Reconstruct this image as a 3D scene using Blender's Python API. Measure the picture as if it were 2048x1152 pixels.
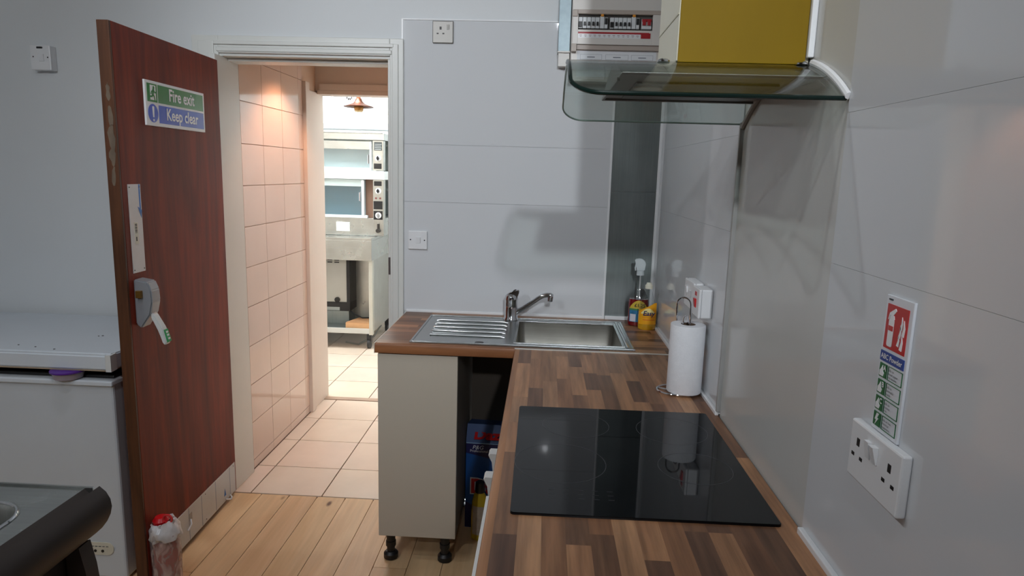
import bpy, bmesh, math, random
from mathutils import Vector, Matrix
random.seed(7)
S = bpy.context.scene
COL = S.collection
for o in list(bpy.data.objects):
    bpy.data.objects.remove(o)

# ------------------------------------------------------------------ camera, sky, lights, exposure
def camera():
    f, yaw, pitch, roll = 1329.77, -.0448, .1707, .0286
    fw = Vector((math.sin(yaw)*math.cos(pitch), math.cos(yaw)*math.cos(pitch), -math.sin(pitch)))
    r = Vector((math.cos(yaw), -math.sin(yaw), 0)); u = r.cross(fw)
    r2 = r*math.cos(roll)+u*math.sin(roll); u2 = u*math.cos(roll)-r*math.sin(roll)
    cd = bpy.data.cameras.new('camera'); co = bpy.data.objects.new('camera', cd); COL.objects.link(co)
    cd.sensor_width = 36; cd.lens = f/2048*36; cd.clip_start = .02
    m = Matrix((r2, u2, -fw)).transposed().to_4x4(); m.translation = (-.5056, -3.0047, 1.5549)
    co.matrix_world = m
    S.camera = co
camera()
S.view_settings.view_transform = 'Standard'; S.view_settings.look = 'None'
S.view_settings.gamma = 1; S.view_settings.use_curve_mapping = False
S.view_settings.exposure = 0.1
S.cycles.use_denoising = True
S.cycles.max_bounces = 10; S.cycles.diffuse_bounces = 5; S.cycles.glossy_bounces = 5
S.cycles.transparent_max_bounces = 12
S.cycles.sample_clamp_indirect = 6

W = bpy.data.worlds.new('sky'); S.world = W; W.use_nodes = True
W.node_tree.nodes['Background'].inputs[0].default_value = (.86, .94, 1, 1)
W.node_tree.nodes['Background'].inputs[1].default_value = 6

def lamp(name, kind, loc, energy, col, size, target=None, cone=None, blend=.5):
    l = bpy.data.lights.new(name, kind); l.energy = energy; l.color = col
    if kind == 'AREA':
        l.shape = 'DISK'; l.size = size
    else:
        l.shadow_soft_size = size
    if cone: l.spot_size = math.radians(cone); l.spot_blend = blend
    o = bpy.data.objects.new(name, l); COL.objects.link(o); o.location = loc
    if target is not None:
        o.rotation_euler = (Vector(target)-Vector(loc)).to_track_quat('-Z', 'Y').to_euler()
    return o
COOL = (.91, .95, 1)
LA = (-.42, -2.9, 2.8); LB = (-.04, -4.95, 2.74); LC = (-2.3, -4.6, 2.95)
TA = (-1.0, -.9, .4); TB = (-.62, 0, 1.6); TC = (-2.5, 0, 1.5)
BAR = [((-1.78, -1.35, 2.74), (-.9, -.6, .4)), ((-1.78, -1.95, 2.74), (-.5, -1.7, .4)), ((-1.78, -2.6, 2.74), (-1.9, -1.2, .4))]
lamp('spot_beam_near', 'SPOT', LA, 12, COOL, .02, TA, 95, .9)
lamp('spot_beam_right', 'SPOT', LB, 255, COOL, .06, TB, 42, .9)
lamp('fill_beam_left', 'SPOT', LC, 92, COOL, .03, TC, 95, .8)  # added fill lamp that brightens the left wall
for p, t in BAR:
    lamp('bar_beam', 'SPOT', p, 15.5, COOL, .025, t, 150, .6)
lamp('passage_beam', 'SPOT', (-1.70, .62, 2.16), 20, (1, .5, .28), .05, (-1.70, .62, 0), 118, .5)
lamp('far_room_fill', 'AREA', (-2.2, 2.0, 2.72), 70, (.93, .98, 1), .9, (-2.2, 2.0, 0))  # area light added to brighten the far room, stands for no fitting
pl = bpy.data.lights.new('window_portal', 'AREA'); pl.shape = 'RECTANGLE'; pl.size = 1.9; pl.size_y = .8
pl.cycles.is_portal = True
po = bpy.data.objects.new('window_portal', pl); COL.objects.link(po); po.location = (-2.3, 3.7, 2.33)
po.rotation_euler = (math.radians(-90), 0, 0)

# ------------------------------------------------------------------ helpers
def lin(c):
    return tuple(((v/255)/12.92 if v/255 <= .04045 else ((v/255+.055)/1.055)**2.4) for v in c)
def rgba(c): return (*lin(c), 1)
MATS = {}
def nodes(name):
    m = bpy.data.materials.new(name); m.use_nodes = True
    return m, m.node_tree, m.node_tree.nodes['Principled BSDF']
def N(t, kind, **kw):
    n = t.nodes.new(kind)
    for k, v in kw.items(): setattr(n, k, v)
    return n
def position(t, scale, per_object=False):
    g = N(t, 'ShaderNodeNewGeometry'); mp = N(t, 'ShaderNodeMapping')
    mp.inputs['Scale'].default_value = scale
    if per_object:
        oi = N(t, 'ShaderNodeObjectInfo'); mul = N(t, 'ShaderNodeMath', operation='MULTIPLY'); mul.inputs[1].default_value = 37
        t.links.new(oi.outputs['Random'], mul.inputs[0])
        ad = N(t, 'ShaderNodeVectorMath', operation='ADD')
        t.links.new(g.outputs['Position'], mp.inputs['Vector'])
        t.links.new(mp.outputs[0], ad.inputs[0]); t.links.new(mul.outputs[0], ad.inputs[1])
        return ad.outputs[0]
    t.links.new(g.outputs['Position'], mp.inputs['Vector'])
    return mp.outputs[0]
def noise(t, vec, scale=1, detail=4, dist=0, rough=.55):
    n = N(t, 'ShaderNodeTexNoise'); n.inputs['Scale'].default_value = scale
    n.inputs['Detail'].default_value = detail; n.inputs['Distortion'].default_value = dist
    n.inputs['Roughness'].default_value = rough
    t.links.new(vec, n.inputs['Vector']); return n.outputs['Fac']
def ramp(t, fac, stops):
    r = N(t, 'ShaderNodeValToRGB'); e = r.color_ramp.elements
    while len(e) < len(stops): e.new(.5)
    for i, (p, c) in enumerate(stops):
        e[i].position = p; e[i].color = c
    t.links.new(fac, r.inputs[0]); return r.outputs[0]
def mix(t, a, b, fac=None, kind='MULTIPLY', f=1):
    n = N(t, 'ShaderNodeMix', data_type='RGBA', blend_type=kind); n.inputs[0].default_value = f
    if fac is not None: t.links.new(fac, n.inputs[0])
    for s, v in ((6, a), (7, b)):
        if isinstance(v, tuple): n.inputs[s].default_value = v
        else: t.links.new(v, n.inputs[s])
    return n.outputs[2]
def bump(t, b, height, strength, dist=.002):
    n = N(t, 'ShaderNodeBump'); n.inputs['Strength'].default_value = strength; n.inputs['Distance'].default_value = dist
    t.links.new(height, n.inputs['Height']); t.links.new(n.outputs[0], b.inputs['Normal'])
def mat(name, c, rough=.5, metal=0, var=.06, vs=(6, 6, 6), bmp=0, bs=150, spec=.5, obj=False, coat=0, emit=0, rvar=0, ior=1.5):
    if name in MATS: return MATS[name]
    m, t, b = nodes(name)
    v = position(t, vs, obj)
    f = noise(t, v, 1, 4)
    col = ramp(t, f, [(.3, (1-var, 1-var, 1-var, 1)), (.7, (1, 1, 1, 1))])
    base = rgba(c)
    if obj:
        oi = N(t, 'ShaderNodeObjectInfo'); base = mix(t, base, oi.outputs['Color'])
    col = mix(t, col, base)
    t.links.new(col, b.inputs['Base Color'])
    b.inputs['Roughness'].default_value = rough; b.inputs['Metallic'].default_value = metal
    b.inputs['Specular IOR Level'].default_value = spec; b.inputs['Coat Weight'].default_value = coat
    b.inputs['Coat Roughness'].default_value = .05; b.inputs['IOR'].default_value = ior
    if rvar:
        mr = N(t, 'ShaderNodeMapRange'); mr.inputs[3].default_value = max(.02, rough-rvar); mr.inputs[4].default_value = rough+rvar
        t.links.new(f, mr.inputs[0]); t.links.new(mr.outputs[0], b.inputs['Roughness'])
    if emit:
        b.inputs['Emission Color'].default_value = rgba(c); b.inputs['Emission Strength'].default_value = emit
    if bmp:
        bump(t, b, noise(t, position(t, (bs, bs, bs)), 1, 2), bmp)
    MATS[name] = m; return m
def brushed(name, c, rough, axis, amt=.12):
    if name in MATS: return MATS[name]
    m, t, b = nodes(name)
    sc = [260, 260, 260]; sc['xyz'.index(axis)] = 4
    f = noise(t, position(t, tuple(sc)), 1, 3)
    g = noise(t, position(t, (7, 7, 7)), 1, 3)
    col = mix(t, ramp(t, f, [(.25, (.86, .86, .86, 1)), (.75, (1, 1, 1, 1))]), ramp(t, g, [(.3, tuple(x*.85 for x in lin(c))+(1,)), (.7, rgba(c))]))
    t.links.new(col, b.inputs['Base Color']); b.inputs['Metallic'].default_value = 1
    mr = N(t, 'ShaderNodeMapRange'); mr.inputs[3].default_value = rough-amt*.5; mr.inputs[4].default_value = rough+amt
    t.links.new(g, mr.inputs[0]); t.links.new(mr.outputs[0], b.inputs['Roughness'])
    bump(t, b, f, .03, .001)
    MATS[name] = m; return m
def wood(name, c1, c2, axis, fine=60, rough=.45, obj=True, knots=False, streak=.5, spec=.35):
    if name in MATS: return MATS[name]
    m, t, b = nodes(name)
    k = 'xyz'.index(axis)
    s1 = [fine]*3; s1[k] = fine*.05
    s2 = [9]*3; s2[k] = 1.1
    v1 = position(t, tuple(s1), obj); v2 = position(t, tuple(s2), obj)
    f1 = noise(t, v1, 1, 4); f2 = noise(t, v2, 1, 5, 1.6)
    col = ramp(t, f2, [(.28, rgba(c1)), (.72, rgba(c2))])
    col = mix(t, col, ramp(t, f1, [(.3, (1-streak, 1-streak, 1-streak, 1)), (.62, (1, 1, 1, 1))]))
    if knots:
        vo = N(t, 'ShaderNodeTexVoronoi'); vo.inputs['Scale'].default_value = 1
        s3 = [6]*3; s3[k] = 2.6; s3[2] = .01
        t.links.new(position(t, tuple(s3), obj), vo.inputs['Vector'])
        kf = ramp(t, vo.outputs['Distance'], [(.035, (1, 1, 1, 1)), (.085, (0, 0, 0, 1))])
        col = mix(t, col, rgba((105, 62, 30)), kf, 'MIX')
    if obj:
        oi = N(t, 'ShaderNodeObjectInfo'); col = mix(t, col, oi.outputs['Color'])
    t.links.new(col, b.inputs['Base Color']); b.inputs['Roughness'].default_value = rough; b.inputs['Specular IOR Level'].default_value = spec
    bump(t, b, f1, .08, .0006)
    MATS[name] = m; return m
def thin_glass(name, tint, edge=1.5, rough=.02, boost=1):
    if name in MATS: return MATS[name]
    m, t, b = nodes(name); t.nodes.remove(b); out = t.nodes['Material Output']
    tr = N(t, 'ShaderNodeBsdfTransparent'); tr.inputs[0].default_value = tint
    gl = N(t, 'ShaderNodeBsdfGlossy'); gl.inputs['Roughness'].default_value = rough
    fr = N(t, 'ShaderNodeLayerWeight'); fr.inputs[0].default_value = .5
    pw = N(t, 'ShaderNodeMath', operation='POWER'); pw.inputs[1].default_value = 5
    t.links.new(fr.outputs['Facing'], pw.inputs[0])
    mul = N(t, 'ShaderNodeMath', operation='MULTIPLY_ADD'); mul.inputs[1].default_value = .9; mul.inputs[2].default_value = .04*boost
    t.links.new(pw.outputs[0], mul.inputs[0])
    mx = N(t, 'ShaderNodeMixShader'); t.links.new(mul.outputs[0], mx.inputs[0])
    t.links.new(tr.outputs[0], mx.inputs[1]); t.links.new(gl.outputs[0], mx.inputs[2])
    t.links.new(mx.outputs[0], out.inputs[0]); MATS[name] = m; return m
def film(name, c, clear, rough=.15):
    if name in MATS: return MATS[name]
    m, t, b = nodes(name)
    v = position(t, (34, 34, 14)); f = noise(t, v, 1, 3, .6)
    b.inputs['Base Color'].default_value = rgba(c); b.inputs['Roughness'].default_value = rough
    t.links.new(ramp(t, f, [(.42, (clear, clear, clear, 1)), (.62, (.75, .75, .75, 1))]), b.inputs['Alpha'])
    bump(t, b, f, .9, .006)
    MATS[name] = m; return m

class B:
    """collects shapes into one mesh"""
    def __init__(s): s.bm = bmesh.new()
    def box(s, x0, x1, y0, y1, z0, z1, bev=0, seg=2):
        r = bmesh.ops.create_cube(s.bm, size=1)['verts']
        for v in r:
            v.co = Vector(((x0+x1)/2+v.co.x*(x1-x0), (y0+y1)/2+v.co.y*(y1-y0), (z0+z1)/2+v.co.z*(z1-z0)))
        if bev:
            es = list({e for v in r for e in v.link_edges})
            bmesh.ops.bevel(s.bm, geom=es, offset=bev, segments=seg, affect='EDGES', profile=.5)
        return s
    def cyl(s, p0, p1, r0, r1=None, seg=24, caps=True):
        p0, p1 = Vector(p0), Vector(p1); r1 = r0 if r1 is None else r1
        d = p1-p0; q = d.to_track_quat('Z', 'Y').to_matrix()
        a, b = [], []
        for i in range(seg):
            t = 2*math.pi*i/seg; c = q @ Vector((math.cos(t), math.sin(t), 0))
            a.append(s.bm.verts.new(p0+c*r0)); b.append(s.bm.verts.new(p1+c*r1))
        for i in range(seg):
            j = (i+1) % seg; s.bm.faces.new((a[i], a[j], b[j], b[i]))
        if caps:
            s.bm.faces.new(a[::-1]); s.bm.faces.new(b)
        return s
    def lathe(s, prof, c=(0, 0, 0), seg=32, sx=1, sy=1, cap=True):
        rings = []
        for r, z in prof:
            rings.append([s.bm.verts.new((c[0]+sx*max(r, 1e-4)*math.cos(2*math.pi*i/seg), c[1]+sy*max(r, 1e-4)*math.sin(2*math.pi*i/seg), c[2]+z)) for i in range(seg)])
        for a, b in zip(rings, rings[1:]):
            for i in range(seg):
                j = (i+1) % seg; s.bm.faces.new((a[i], a[j], b[j], b[i]))
        if cap:
            s.bm.faces.new(rings[0][::-1]); s.bm.faces.new(rings[-1])
        return s
    def tube(s, pts, r, seg=10, closed=False):
        pts = [Vector(p) for p in pts]; n = len(pts); rings = []
        rs = r if isinstance(r, (list, tuple)) else [r]*n
        prev = None
        for i, p in enumerate(pts):
            if closed: d = pts[(i+1) % n]-pts[i-1]
            else: d = pts[min(i+1, n-1)]-pts[max(i-1, 0)]
            d.normalize()
            if prev is None:
                up = Vector((0, 0, 1)) if abs(d.z) < .9 else Vector((1, 0, 0))
                x = d.cross(up).normalized()
            else:
                x = (prev-d*prev.dot(d)).normalized()
            prev = x; y = d.cross(x)
            rings.append([s.bm.verts.new(p+(x*math.cos(2*math.pi*k/seg)+y*math.sin(2*math.pi*k/seg))*rs[i]) for k in range(seg)])
        prs = list(zip(rings, rings[1:]))
        if closed: prs.append((rings[-1], rings[0]))
        for a, b in prs:
            for k in range(seg):
                j = (k+1) % seg; s.bm.faces.new((a[k], a[j], b[j], b[k]))
        if not closed:
            s.bm.faces.new(rings[0][::-1]); s.bm.faces.new(rings[-1])
        return s
    def prism(s, poly, axis, a, b):
        def P(u, v, w):
            return {'x': (w, u, v), 'y': (u, w, v), 'z': (u, v, w)}[axis]
        A = [s.bm.verts.new(P(u, v, a)) for u, v in poly]; Bv = [s.bm.verts.new(P(u, v, b)) for u, v in poly]
        n = len(poly)
        for i in range(n):
            j = (i+1) % n; s.bm.faces.new((A[i], A[j], Bv[j], Bv[i]))
        s.bm.faces.new(A[::-1]); s.bm.faces.new(Bv); return s
    def ring(s, c, r0, r1, z0, z1, seg=64):
        return s.lathe([(r0, z0), (r1, z0), (r1, z1), (r0, z1), (r0, z0)], c, seg, cap=False)
    def done(s, name, m, parent=None, loc=None, smooth=False, fix=True):
        if fix: bmesh.ops.recalc_face_normals(s.bm, faces=s.bm.faces)
        me = bpy.data.meshes.new(name); s.bm.to_mesh(me); s.bm.free()
        me.materials.append(m)
        if smooth:
            for p in me.polygons: p.use_smooth = True
            me.set_sharp_from_angle(angle=math.radians(38))
        o = bpy.data.objects.new(name, me); COL.objects.link(o)
        if parent is not None: o.parent = parent
        if loc is not None: o.location = loc
        return o
def tag(o, label, cat, group=None, kind=None):
    o['label'] = label; o['category'] = cat
    if group: o['group'] = group
    if kind: o['kind'] = kind
    return o
def thing(name, label, cat, loc=(0, 0, 0), rz=0, group=None, kind=None):
    o = bpy.data.objects.new(name, None); COL.objects.link(o); o.location = loc; o.rotation_euler = (0, 0, rz)
    o.empty_display_size = .05
    return tag(o, label, cat, group, kind)
def struct(o, label=None):
    o['kind'] = 'structure'
    if label: o['label'] = label
    return o
def world_child(o, root):
    """the mesh is written in world coordinates, the root stands at its base"""
    o.parent = root; o.location = -Vector(root.location); return o
def under(child, part):
    child.parent = part; child.location = (0, 0, 0); return child
def rrect(w, h, r, n=6, cx=0, cy=0):
    pts = []
    for sx, sy, a0 in ((1, 1, 0), (-1, 1, 90), (-1, -1, 180), (1, -1, 270)):
        for i in range(n+1):
            a = math.radians(a0+90*i/n); pts.append((cx+sx*(w/2-r)+r*math.cos(a), cy+sy*(h/2-r)+r*math.sin(a)))
    return pts
def text(name, s, size, m, parent, x, y, z, align='CENTER', bold=0, sx=1, flat=None, shear=0):
    c = bpy.data.curves.new(name, 'FONT'); c.body = s; c.size = size; c.align_x = align; c.align_y = 'CENTER'
    c.offset = bold; c.shear = shear; c.resolution_u = 3
    t = bpy.data.objects.new(name, c); COL.objects.link(t)
    bpy.context.view_layer.update()
    me = bpy.data.meshes.new_from_object(t.evaluated_get(bpy.context.evaluated_depsgraph_get()))
    bpy.data.objects.remove(t); bpy.data.curves.remove(c)
    for v in me.vertices:
        if flat: v.co = Vector((x+v.co.x*sx, y+v.co.y, z))          # lying on a horizontal face
        else: v.co = Vector((x+v.co.x*sx, y, z+v.co.y))             # standing, faces -Y
    me.materials.clear(); me.materials.append(m)
    o = bpy.data.objects.new(name, me); COL.objects.link(o); o.parent = parent
    return o
UNIT = None
def slab_mesh(name, m, bev=0):
    b = B(); b.box(-.5, .5, -.5, .5, -.5, .5, bev, 1)
    o = b.done(name, m); me = o.data; bpy.data.objects.remove(o); return me
def piece(name, me, parent, x0, x1, y0, y1, z0, z1, col=None):
    o = bpy.data.objects.new(name, me); COL.objects.link(o); o.parent = parent
    o.location = ((x0+x1)/2, (y0+y1)/2, (z0+z1)/2); o.scale = (x1-x0, y1-y0, z1-z0)
    if col: o.color = (*col, 1)
    return o
def tone(lo, hi, warm=.0):
    v = random.uniform(lo, hi); return (v, v*(1-warm*random.random()), v*(1-1.5*warm*random.random()))

# ------------------------------------------------------------------ materials
PAINT = mat('wall_paint', (214, 218, 220), .6, var=.03, vs=(2, 2, 2), bmp=.12, bs=120)
TRIM = mat('gloss_trim_paint', (216, 218, 214), .35, var=.04, vs=(4, 4, 4), bmp=.05, bs=60)
CLAD = mat('white_cladding', (210, 213, 216), .05, var=.025, vs=(1.5, 1.5, 1.5), spec=.5)
BEAD = mat('white_sealant', (232, 234, 236), .3, var=.05)
PLASTIC = mat('white_plastic', (226, 228, 230), .3, var=.02)
OFFWHITE = mat('off_white_plastic', (205, 203, 198), .35, var=.03)
BLACK = mat('black_plastic', (18, 18, 20), .4, var=.1)
GREYMETAL = brushed('grey_steel_sheet', (150, 158, 158), .38, 'z', .1)
STEEL = brushed('stainless_steel', (196, 200, 198), .24, 'x', .08)
STEELV = brushed('stainless_vertical', (190, 192, 188), .28, 'z', .08)
CHROME = mat('chrome', (222, 224, 228), .06, 1, var=.02)
DARKSTEEL = mat('dark_steel', (48, 42, 38), .4, .7, var=.15)

# ------------------------------------------------------------------ setting: floors
CEIL = 3.15
PINE = wood('pine_boards', (236, 204, 160), (219, 180, 134), 'y', 45, .42, True, True, .12)
b = B(); b.box(-3.45, .1, -5.3, -.075, -.06, -.016); floor = struct(b.done('floor', mat('floor_gap', (70, 46, 28), .8)), 'stripped pine floorboards of the kitchen')
pine_me = slab_mesh('plank', PINE, .012)
x = -3.40-.0; k = 0
xs = []
x = -1.814-.136*12
while x < .1:
    xs.append(x); x += .136
for i, x0 in enumerate(xs):
    cuts = [-5.3]+sorted(random.sample([-3.7, -3.1, -2.4, -1.7, -1.1, -.72], 2))+[-.078]
    if -1.3 < x0 < -1.1: cuts = [-5.3, -2.2, -.62, -.078]
    if -1.9 < x0 < -1.25: cuts = [-5.3, -2.6, -.078]
    for y0, y1 in zip(cuts, cuts[1:]):
        c = tone(.86, 1.0, .05)
        piece('plank', pine_me, floor, x0+.0012, x0+.1348, y0+.001, y1-.001, -.018, 0, c)
TILEF = mat('floor_tile_glaze', (232, 214, 196), .22, var=.07, vs=(5, 5, 5), obj=True, rvar=.05)
GROUT = mat('dark_grout', (112, 84, 66), .9, var=.2)
T = .347
b = B(); b.box(-2.0, -.9, -.075, 1.30, -.05, -.006); pf = struct(b.done('floor_passage', GROUT), 'grouted bed under the cream passage floor tiles')
tf = slab_mesh('tile', TILEF, .006)
ys = [-.073, .229, .576, .923, 1.27]
for j in range(4):
    for i in range(-1, 3):
        x0, x1 = -1.871+i*T, -1.871+(i+1)*T
        x0 = max(x0, -1.965); x1 = min(x1, -.92)
        piece('tile', tf, pf, x0+.003, x1-.003, ys[j]+.003, ys[j+1]-.003, -.012, 0, tone(.93, 1, .03))
b = B(); b.box(-1.965, -.95, 1.273, 1.325, -.012, .004, .003); struct(b.done('trim_1', mat('threshold_strip', (176, 150, 128), .5, var=.2)), 'worn threshold strip between passage and far kitchen')
b = B(); b.box(-3.3, -.9, 1.30, 3.75, -.05, -.006); ff = struct(b.done('floor_far', GROUT), 'grouted bed under the far kitchen floor tiles')
for j in range(7):
    for i in range(-4, 4):
        x0, x1 = -2.016+i*.35, -2.016+(i+1)*.35; y0 = 1.328+j*.355; y1 = y0+.355
        x0 = max(x0, -3.28); x1 = min(x1, -.92); y1 = min(y1, 3.7)
        if x1-x0 < .05 or y1-y0 < .05: continue
        piece('tile', tf, ff, x0+.003, x1-.003, y0+.003, y1-.003, -.012, 0, tone(.92, 1, .03))

# ------------------------------------------------------------------ setting: walls
WT = .14
def wall(name, label, boxes, m):
    b = B()
    for q in boxes: b.box(*q)
    return struct(b.done(name, m), label)
DL, DR, DH = -1.95, -1.212, 2.03
wb = wall('wall_back', 'white back wall with cladding panels and doorway', [(-3.5, DL-.03, 0, WT, 0, CEIL), (DR+.03, .1, 0, WT, 0, CEIL), (DL-.03, DR+.03, 0, WT, DH+.03, CEIL)], PAINT)
wr = wall('wall_right', 'right wall lined with glossy white cladding', [(.004, .12, -5.3, 0, 0, CEIL)], PAINT)
wall('wall_left', 'plain white left wall', [(-3.5, -3.4, -5.3, 0, 0, CEIL)], PAINT)
wall('wall_front', 'plain wall behind the viewer', [(-3.5, .12, -5.4, -5.3, 0, CEIL)], mat('taupe_paint', (128, 118, 108), .7))
b = B(); b.box(-3.5, .12, -5.4, WT, CEIL, CEIL+.08); struct(b.done('ceiling', mat('ceiling_paint', (190, 186, 180), .8)), 'off-white kitchen ceiling')
# cladding boards
clad_me = slab_mesh('cladding_panel', CLAD, .002)
seams = [.913, 1.417, 1.671, 2.195]
for z0, z1 in zip(seams, seams[1:]):
    piece('cladding_panel', clad_me, wb, -1.143, -.224, -.007, 0, z0+.0004, z1-.0004)
GS = slab_mesh('steel_panel', GREYMETAL, .001)
for z0, z1 in ((.913, 1.489), (1.489, 1.99)):
    piece('steel_panel', GS, wb, -.216, -.006, -.005, 0, z0+.001, z1-.001)
for z0, z1 in ((.913, 1.417), (1.417, 1.671), (1.671, CEIL)):
    piece('cladding_panel', clad_me, wr, -.003, .004, -1.222, -.006, z0+.0002, z1-.0002)
    piece('cladding_panel', clad_me, wr, -.003, .004, -5.25, -1.829, z0+.0002, z1-.0002)
SPLASH = mat('splashback_gloss', (202, 202, 198), .16, var=.03)
piece('splashback', slab_mesh('splashback', SPLASH, .001), wr, 0, .004, -1.8285, -1.2225, .905, CEIL)
# beads and edge trims
def trim(n, label, boxes, m=BEAD, bev=.002):
    b = B()
    for q in boxes: b.box(*q, bev)
    return struct(b.done('trim_%d' % n, m), label)
trim(2, 'white sealing strip where sink worktop meets back wall', [(-1.128, -.214, -.013, -.004, .909, .921), (-.212, -.004, -.018, -.004, .909, .925)])
trim(3, 'white sealing strip along right wall beyond the hob', [(-.013, -.003, -1.222, -.018, .909, .921)])
trim(4, 'white sealing strip along right wall nearest the viewer', [(-.014, -.003, -5.2, -1.834, .909, .922)])
trim(5, 'white edge bead between cladding and grey steel panel', [(-.224, -.214, -.011, 0, .915, 2.0)])
trim(6, 'white corner bead between steel panel and right wall', [(-.014, -.002, -.014, 0, .915, 2.0)])
trim(7, 'white edge profile at far side of the splashback', [(-.011, .004, -1.226, -1.215, .92, 1.70)], mat('shaded_profile', (158, 158, 156), .35))  # white profile, darkened to grey to carry its shade
trim(8, 'white top bead above back wall cladding', [(-1.150, -.47, -.009, 0, 2.195, 2.202), (-1.152, -1.142, -.009, 0, .92, 2.2)])

# ------------------------------------------------------------------ setting: doorway frame
def frame(n, label, parts):
    r = bpy.data.objects.new('trim_%d' % n, None); COL.objects.link(r); struct(r, label)
    for nm, boxes in parts:
        b = B()
        for q in boxes: b.box(*q, .003)
        b.done(nm, TRIM, r)
    return r
frame(9, 'white painted door frame and moulded architrave', [
    ('lining', [(DL-.03, DL, -.076, WT+.01, 0, DH)]), ('lining', [(DR, DR+.03, -.005, WT+.01, 0, DH)]), ('head_lining', [(DL-.03, DR+.03, -.005, WT+.01, DH, DH+.03)]),
    ('door_stop', [(DR-.012, DR, .045, .075, 0, DH)]), ('door_stop', [(DL, DR, .045, .14, DH-.014, DH)]),
    ('architrave', [(DR+.012, DR+.072, -.018, 0, 0, DH+.085), (DR+.022, DR+.05, -.024, -.018, 0, DH+.062)]),
    ('architrave', [(DL-.13, DL-.012, -.018, 0, 0, DH+.085), (DL-.1, DL-.03, -.024, -.018, 0, DH+.062)]),
    ('head_architrave', [(DL-.012, DR+.012, -.018, 0, DH+.012, DH+.085), (DL-.03, DR+.03, -.026, -.018, DH+.046, DH+.062), (DL-.02, DR+.02, -.022, -.018, DH+.018, DH+.036)])])
b = B(); b.box(DR+.001, DR+.011, -.009, -.004, 1.08, 1.16, .001); b.box(DR+.003, DR+.008, -.011, -.008, 1.105, 1.135)
tag(b.done('strike_plate', mat('dull_brass', (120, 112, 110), .4, .8)), 'small grey metal strike plate on right door jamb', 'strike plate')

# passage
TW = mat('wall_tile_glaze', (224, 203, 190), .06, var=.05, vs=(4, 4, 4), obj=True)
GW = mat('cream_grout', (218, 192, 170), .8)
b = B(); b.box(-2.1, -1.973, WT+.01, 1.30, 0, 2.2); pw = struct(b.done('wall_passage_left', GW), 'passage wall covered in glossy cream tiles')
tw = slab_mesh('tile', TW, .008)
yj = [WT+.012, .185, .440, .698, .952, 1.02]; zj = [0, .047, .250, .452, .654, .856, 1.057, 1.258, 1.459, 1.660, 1.860, 2.062, 2.19]
for a, c in zip(yj, yj[1:]):
    for d, e in zip(zj, zj[1:]):
        piece('tile', tw, pw, -1.977, -1.967, a+.0016, c-.0016, d+.0016, e-.0016, tone(.95, 1, .02))
PINKW = mat('passage_paint', (222, 208, 196), .55, var=.04)
wall('wall_passage_right', 'painted right side of the tiled passage', [(-.92, -.8, WT, 1.34, 0, 2.2)], PINKW)
wall('wall_passage_end', 'painted wall over the far doorway', [(-1.975, -.9, 1.27, 1.36, 2.035, 2.8), (-1.16, -.9, 1.27, 1.36, 0, 2.8), (-3.3, -1.975, 1.30, 1.36, 0, 2.8)], PINKW)
b = B(); b.box(-2.1, -.8, WT, 1.36, 2.19, 2.25); struct(b.done('ceiling_passage', PINKW), 'low cream ceiling of the passage')
r = frame(10, 'cream painted frame of the far doorway', [('lining', [(-1.975, -1.958, 1.09, 1.37, 0, 2.02)]), ('architrave', [(-1.975, -1.945, 1.02, 1.085, 0, 2.06)]), ('head_lining', [(-1.958, -1.16, 1.25, 1.37, 2.01, 2.036)]),
    ('head_architrave', [(-1.945, -1.1, 1.25, 1.27, 2.036, 2.075)])])
for o in r.children: o.data.materials[0] = PINKW

# far kitchen shell
FW = mat('far_room_paint', (226, 230, 230), .6)
wall('wall_far_back', 'bright far kitchen wall under the windows', [(-3.3, -.9, 3.62, 3.72, 0, 1.955), (-3.3, -.9, 3.62, 3.72, 2.72, 2.85), (-3.3, -3.22, 3.62, 3.72, 1.955, 2.72), (-1.35, -.9, 3.62, 3.72, 1.955, 2.72)], FW)
wall('wall_far_left', 'far kitchen left wall', [(-3.4, -3.3, 1.3, 3.72, 0, 2.85)], FW)
wall('wall_far_right', 'far kitchen right wall', [(-1.0, -.9, 1.36, 3.72, 0, 2.85)], FW)
b = B(); b.box(-3.4, -.8, 1.3, 3.72, 2.8, 2.88); struct(b.done('ceiling_far', FW), 'far kitchen ceiling')
wn = bpy.data.objects.new('window_1', None); COL.objects.link(wn); struct(wn, 'white framed window above the ovens, sky and pale wall beyond')
UPVC = mat('window_frame_white', (205, 214, 220), .35)
b = B()
for q in ((-3.22, -1.35, 3.60, 3.70, 1.935, 1.99), (-3.22, -1.35, 3.61, 3.70, 2.66, 2.72), (-3.22, -3.16, 3.61, 3.70, 1.99, 2.66), (-1.41, -1.35, 3.61, 3.70, 1.99, 2.66)): b.box(*q, .004)
b.done('window_frame', UPVC, wn)
b = B(); b.box(-2.60, -2.515, 3.61, 3.70, 1.99, 2.66, .004); b.done('mullion', UPVC, wn)
for x0, x1 in ((-3.16, -2.60), (-2.515, -1.41)):
    b = B(); b.box(x0, x1, 3.655, 3.66, 1.99, 2.66); b.done('pane', thin_glass('window_glass', (.97, .99, 1, 1)), wn)
b = B()
for i in range(9):
    for k in range(5):
        x0 = -2.65+k*.42+(.21 if i % 2 else 0); b.box(x0+.006, x0+.414, 5.0+random.uniform(0, .02), 5.2, 1.6+i*.2+.005, 1.6+i*.2+.195, .01)
tag(b.done('yard_wall', mat('pale_sandstone', (238, 224, 196), .9, var=.12)), 'pale cream stone wall outside the far window', 'wall')

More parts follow.
